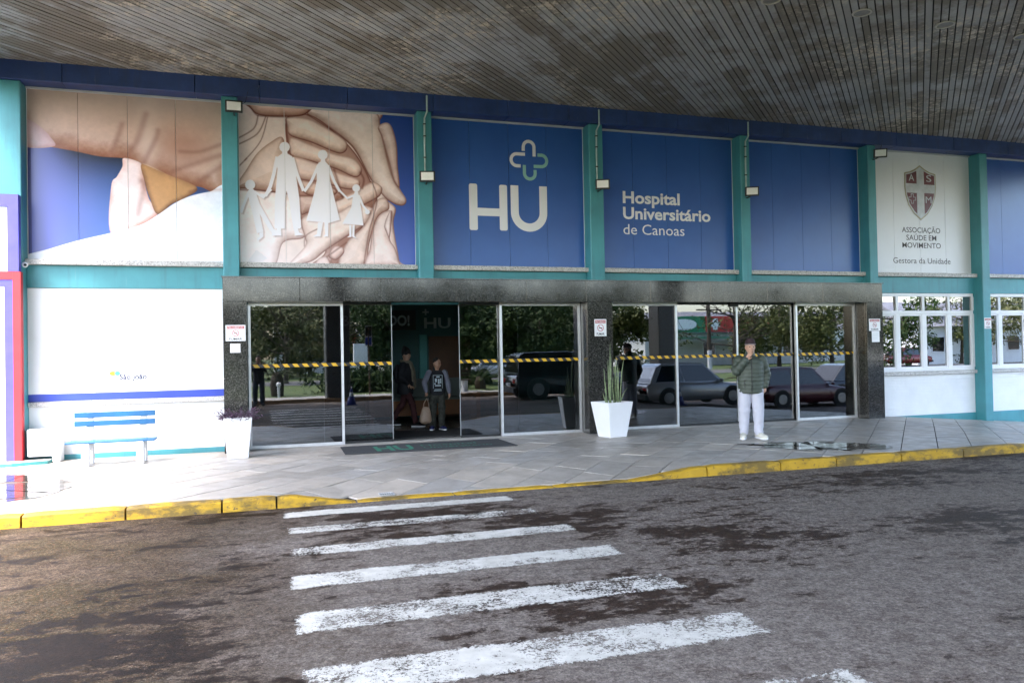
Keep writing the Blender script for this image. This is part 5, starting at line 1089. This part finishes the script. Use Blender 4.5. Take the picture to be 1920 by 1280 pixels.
# cycads and bromeliads
def cycad(label,x,y,h,nf,L,m):
    t=empty('cycad_palm',(x,y,-.06),label=label,cat='palm'); tr=MB(); tr.tube([(0,0,-.05,.24),(0,0,h*.5,.27),(0,0,h,.22)],12); tr.build('trunk',BARK,t,True)
    for i in range(nf):
        a=2*math.pi*i/nf*2.4+random.uniform(-.1,.1); e=R(random.uniform(12,68)); mb=MB(); pr=Vector((0,0,h)); d=Vector((math.cos(a)*math.cos(e),math.sin(a)*math.cos(e),math.sin(e)))
        pts=[pr.copy()]
        for q in range(9): d=(d+Vector((0,0,-.075))).normalized(); pr=pr+d*L/9; pts.append(pr.copy())
        mb.tube([(*p,.012) for p in pts],4,False)
        for q in range(1,10):
            dd=(pts[q]-pts[q-1]).normalized(); sd_=dd.cross(Vector((0,0,1))).normalized()
            for s in(-1,1):
                for hh in (0,.5):
                    b=pts[q-1].lerp(pts[q],hh); tip=b+(sd_*s*.9+dd*.6+Vector((0,0,.25))).normalized()*.26*math.sin(math.pi*(q+.6)/11.2); mb.add([tuple(b),tuple(b+dd*.03),tuple(tip)],[(0,1,2)])
        mb.build('frond',m,t)
cycad('large cycad palm mirrored behind the first pane tape',mx(.9,20),-20.,.8,20,1.7,fol('cycad_leaf',(.03,.045,.015),(.09,.11,.05)))
cycad('small cycad palm mirrored beside the mirrored bench',mx(15.3,20),-20.,.4,16,1.3,F1)
cycad('red-leaved bromeliad mirrored between the two cars',mx(34.2,15),-14.9,.25,12,.9,fol('red_leaf',(.05,.015,.012),(.12,.05,.02)))
for i,(ang,yd,lab) in enumerate(((6.8,21,'dark low shrub mirrored right of the cycad'),(11.5,21,'dark low shrub mirrored behind the open leaf'))):
    t=empty('low_shrub',(mx(ang,yd),-yd,-.06),label=lab,cat='shrub'); n=2500; c=rng.normal(size=(n,3))*np.array((1.0,.5,.28))+np.array((0,0,.5)); c[:,2]=np.abs(c[:,2]); u=rng.normal(size=(n,3))*.10; w_=rng.normal(size=(n,3))*.035
    V=np.stack([c-u,c+w_,c+u,c-w_],1); me=bpy.data.meshes.new('foliage'); me.from_pydata(V.reshape(-1,3).tolist(),[],np.arange(4*n).reshape(n,4).tolist()); me.materials.append(F1); link('foliage',me,t); m=MB(); m.tube([(0,0,-.05,.05),(.05,0,.4,.02)],6); m.build('stem',BARK,t)
# posts, bench and bin by the far kerb
def post(name,label,cat,x,y,h,r,m,z=-.06):
    p=empty(name,(x,y,z),label=label,cat=cat); mb=MB(); mb.tube([(0,0,-.1,r),(0,0,h*.6,r*.9),(0,0,h,r*.75)],10); mb.build('pole',m,p); return p
POLE=paint('pole_concrete',(.24,.24,.23),.8,.1,3,.2)
p=post('utility_pole','pale utility pole with crossarm mirrored in the first pane','pole',mx(4.7,38),-38.2,9,.16,POLE); MB().box(-.9,.9,-.05,.05,5.2,5.3).build('crossarm',BARK,p)
p=post('utility_pole','dark utility pole with crossarm mirrored before the pharmacy','pole',mx(31.8,40),-40,9,.17,BARK); MB().box(-1.1,1.1,-.05,.05,4.6,4.72).build('crossarm',BARK,p); m=MB(); m.tube([(0,0,0,.20),(0,0,1.5,.19)],10,False); m.build('white_base',OFFW,p)
p=post('street_sign','blue and white street sign on a thin pole mirrored in the first pane','sign',mx(7.3,17.),-17.,2.6,.03,paint('rust_pole',(.12,.08,.05),.7),.005); MB().box(-.14,.14,-.012,.0,1.9,2.7).build('plate',paint('sign_grey',(.45,.46,.48),.4),p); MB().box(-.12,.12,.002,.006,1.95,2.25).build('blue_field',BLUEST,p); MB().box(-.12,.12,.002,.006,2.3,2.66).build('black_field',BLACKT,p)
p=empty('visitor_totem',(mx(6.7,26),-26.,-.06),label='white and purple totem mirrored behind the thin sign pole',cat='totem'); MB().box(-.35,.35,-.15,.15,0,.8).build('base',PURPLE,p); MB().box(-.34,.34,-.14,.14,.8,2.2).build('panel',WHITE,p)
p=empty('far_bench',(mx(13.2,16.9),-16.9,.005),label='dark slatted bench with pale legs mirrored beside the boy',cat='bench')
for k in range(3): MB().box(-.8,.8,-.25+.17*k,-.10+.17*k,.44,.48).build('seat_slat',BARK,p)
for k in range(2): MB().box(-.8,.8,-.30,-.26,.60+.16*k,.72+.16*k).build('back_slat',BARK,p)
for x in(-.55,.55): MB().box(x-.06,x+.06,-.30,.25,0,.438).build('leg',BLEG,p)
p=empty('litter_bin',(mx(10.9,16.2),-16.2,.005),label='small wire litter bin mirrored in the slid-back leaf',cat='bin'); 
for k in range(12): m=MB(); a=2*math.pi*k/12; m.tube([(.18*math.cos(a),.18*math.sin(a),.02,.008),(.2*math.cos(a),.2*math.sin(a),.75,.008)],5); m.build('rod',ALU,p)
m=MB(); m.tube([(0,0,0,.2),(0,0,.03,.2)],14); m.build('base',ALU,p); m=MB(); n=20; m.tube([(0,0,.72,.205),(0,0,.76,.205)],16); m.build('rim',ALU,p)
p=empty('garden_lamp',(mx(1.0,18),-18.,-.06),label='short white garden lamp mirrored below the cycad',cat='lamp'); m=MB(); m.tube([(0,0,0,.05),(0,0,.45,.05)],10); m.build('post',OFFW,p); MB().ball((0,0,.52),.09,10,7).build('cap',OFFW,p,True)
# far buildings
def building(label,x0,x1,y,h,wallm,roof=None,depth=8,wins=3):
    b=empty('far_building',(0,0,0),label=label,cat='building'); MB().box(x0,x1,y-depth,y,-.1,h).build('wall',wallm,b)
    if roof:
        m=MB(); m.add([(x0-.4,y+.5,h),(x1+.4,y+.5,h),(x1+.4,y-depth-.4,h),(x0-.4,y-depth-.4,h),(x0-.4,y-depth/2,h+2.2),(x1+.4,y-depth/2,h+2.2)],[(0,1,5,4),(2,3,4,5),(1,2,5),(3,0,4),(3,2,1,0)]); m.build('roof',roof,b)
    for k in range(wins):
        xx=x0+(x1-x0)*(k+.5)/wins; f=MB().box(xx-.7,xx+.7,y,y+.06,.9,2.2).build('window',OFFW,b); MB().box(xx-.62,xx+.62,y+.061,y+.075,.98,2.12).build('pane',CGL,f)
    return b
GREYR=paint('grey_tile_roof',(.20,.20,.22),.8,.25,4,.5,20); PALE=paint('pale_wall',(.62,.62,.60),.7,.08,2,.1)
b=building('pharmacy with green and red fascia mirrored in the closed doors',34.,52.,-52,3.1,PALE,GREYR,9,4)
FG=paint('fascia_green',(.015,.20,.09),.5); FR=paint('fascia_red',(.45,.03,.02),.5)
MB().box(35.5,40.2,-51.9,-51.6,3.15,4.6).build('green_fascia',FG,b); MB().box(40.25,42.3,-51.9,-51.6,3.15,4.6).build('red_fascia',FR,b); MB().box(42.35,48,-51.9,-51.6,3.15,4.6).build('red_fascia',FR,b)
MB().box(41.0,41.5,-51.58,-51.5,3.35,4.4).build('white_cross',OFFW,b); MB().box(40.72,41.78,-51.59,-51.51,3.65,4.1).build('white_cross_bar',OFFW,b); flat('white_oval',arc(37.7,3.85,1.5,0,345,24,.5),OFFW,b,-51.5)
MB().box(36,48,-51.5,-49.5,2.5,2.7).build('awning',paint('awning_green',(.10,.30,.20),.6),b)
building('red-signed shop mirrored beyond the palm',1.,9.,-62,4.2,PALE,None,8,3); MB().box(2.,8.5,-61.9,-61.7,2.6,3.6).build('red_fascia',FR,bpy.data.objects['far_building.001'])
building('long pale house mirrored behind the dark trees',11.,28.,-60,3.6,PALE,GREYR,8,5)
building('white house mirrored in the last door pane',56.,72.,-58,3.4,WHITE,GREYR,8,4)
building('low white building mirrored in the windows',50.,70.,-36,3.0,WHITE,GREYR,8,5)
building('low cream building mirrored far beyond the left pane',-30.,-4.,-58,3.6,PALE,GREYR,8,5)
# stand-in for the photographer, added behind the camera, mirrored in the first pane
J=dict(head=(0,-.02,1.60),neck=(0,0,1.47),chest=(0,0,1.26),pelvis=(0,0,.93),shr=(-.19,0,1.40),elr=(-.25,-.10,1.18),wrr=(-.10,-.26,1.36),hdr=(.3,-.2,.6),hsr=(.6,0,-.3),shl=(.19,0,1.40),ell=(.25,-.10,1.18),wrl=(.10,-.26,1.36),hdl=(-.3,-.2,.6),hsl=(.6,0,.3),hpr=(-.10,0,.88),knr=(-.11,0,.49),anr=(-.12,.02,.10),ftr=(-.2,-1),hpl=(.10,0,.88),knl=(.11,0,.49),anl=(.12,.02,.10),ftl=(.2,-1))
ph=person('person','dark-clothed person mirrored at the edge of the first pane',(-.16,-14.9,ROADZ+.004),R(180),J,1.03,SK2,None)
mb=MB(); mb.tube([(0,0,.84,.185,.13),(0,0,1.1,.185,.13),(0,0,1.32,.20,.13),(0,0,1.43,.12,.10),(0,0,1.48,.075,.075)],18)
for s in('r','l'): mb.tube([(*J['sh'+s],.075),(*J['el'+s],.062),(*J['wr'+s],.045)],12)
remesh(mb,'jacket',cloth('black_jacket',(.014,.014,.016)),ph,.013,3); trousers(ph,J,1.03,cloth('dark_jeans',(.018,.022,.032)),.095,.085,.07,1.); shoes(ph,J,1.03,cloth('black_canvas',(.01,.01,.011)),BLACK)
mb=MB(); mb.tube([(0,.0,1.64,.080,.100),(0,.005,1.69,.078,.096),(0,.01,1.735,.04,.05)],14); remesh(mb,'hair',cloth('dark_hair',(.012,.009,.007)),ph,.012,2)

bpy.data.scenes.remove(TMP)
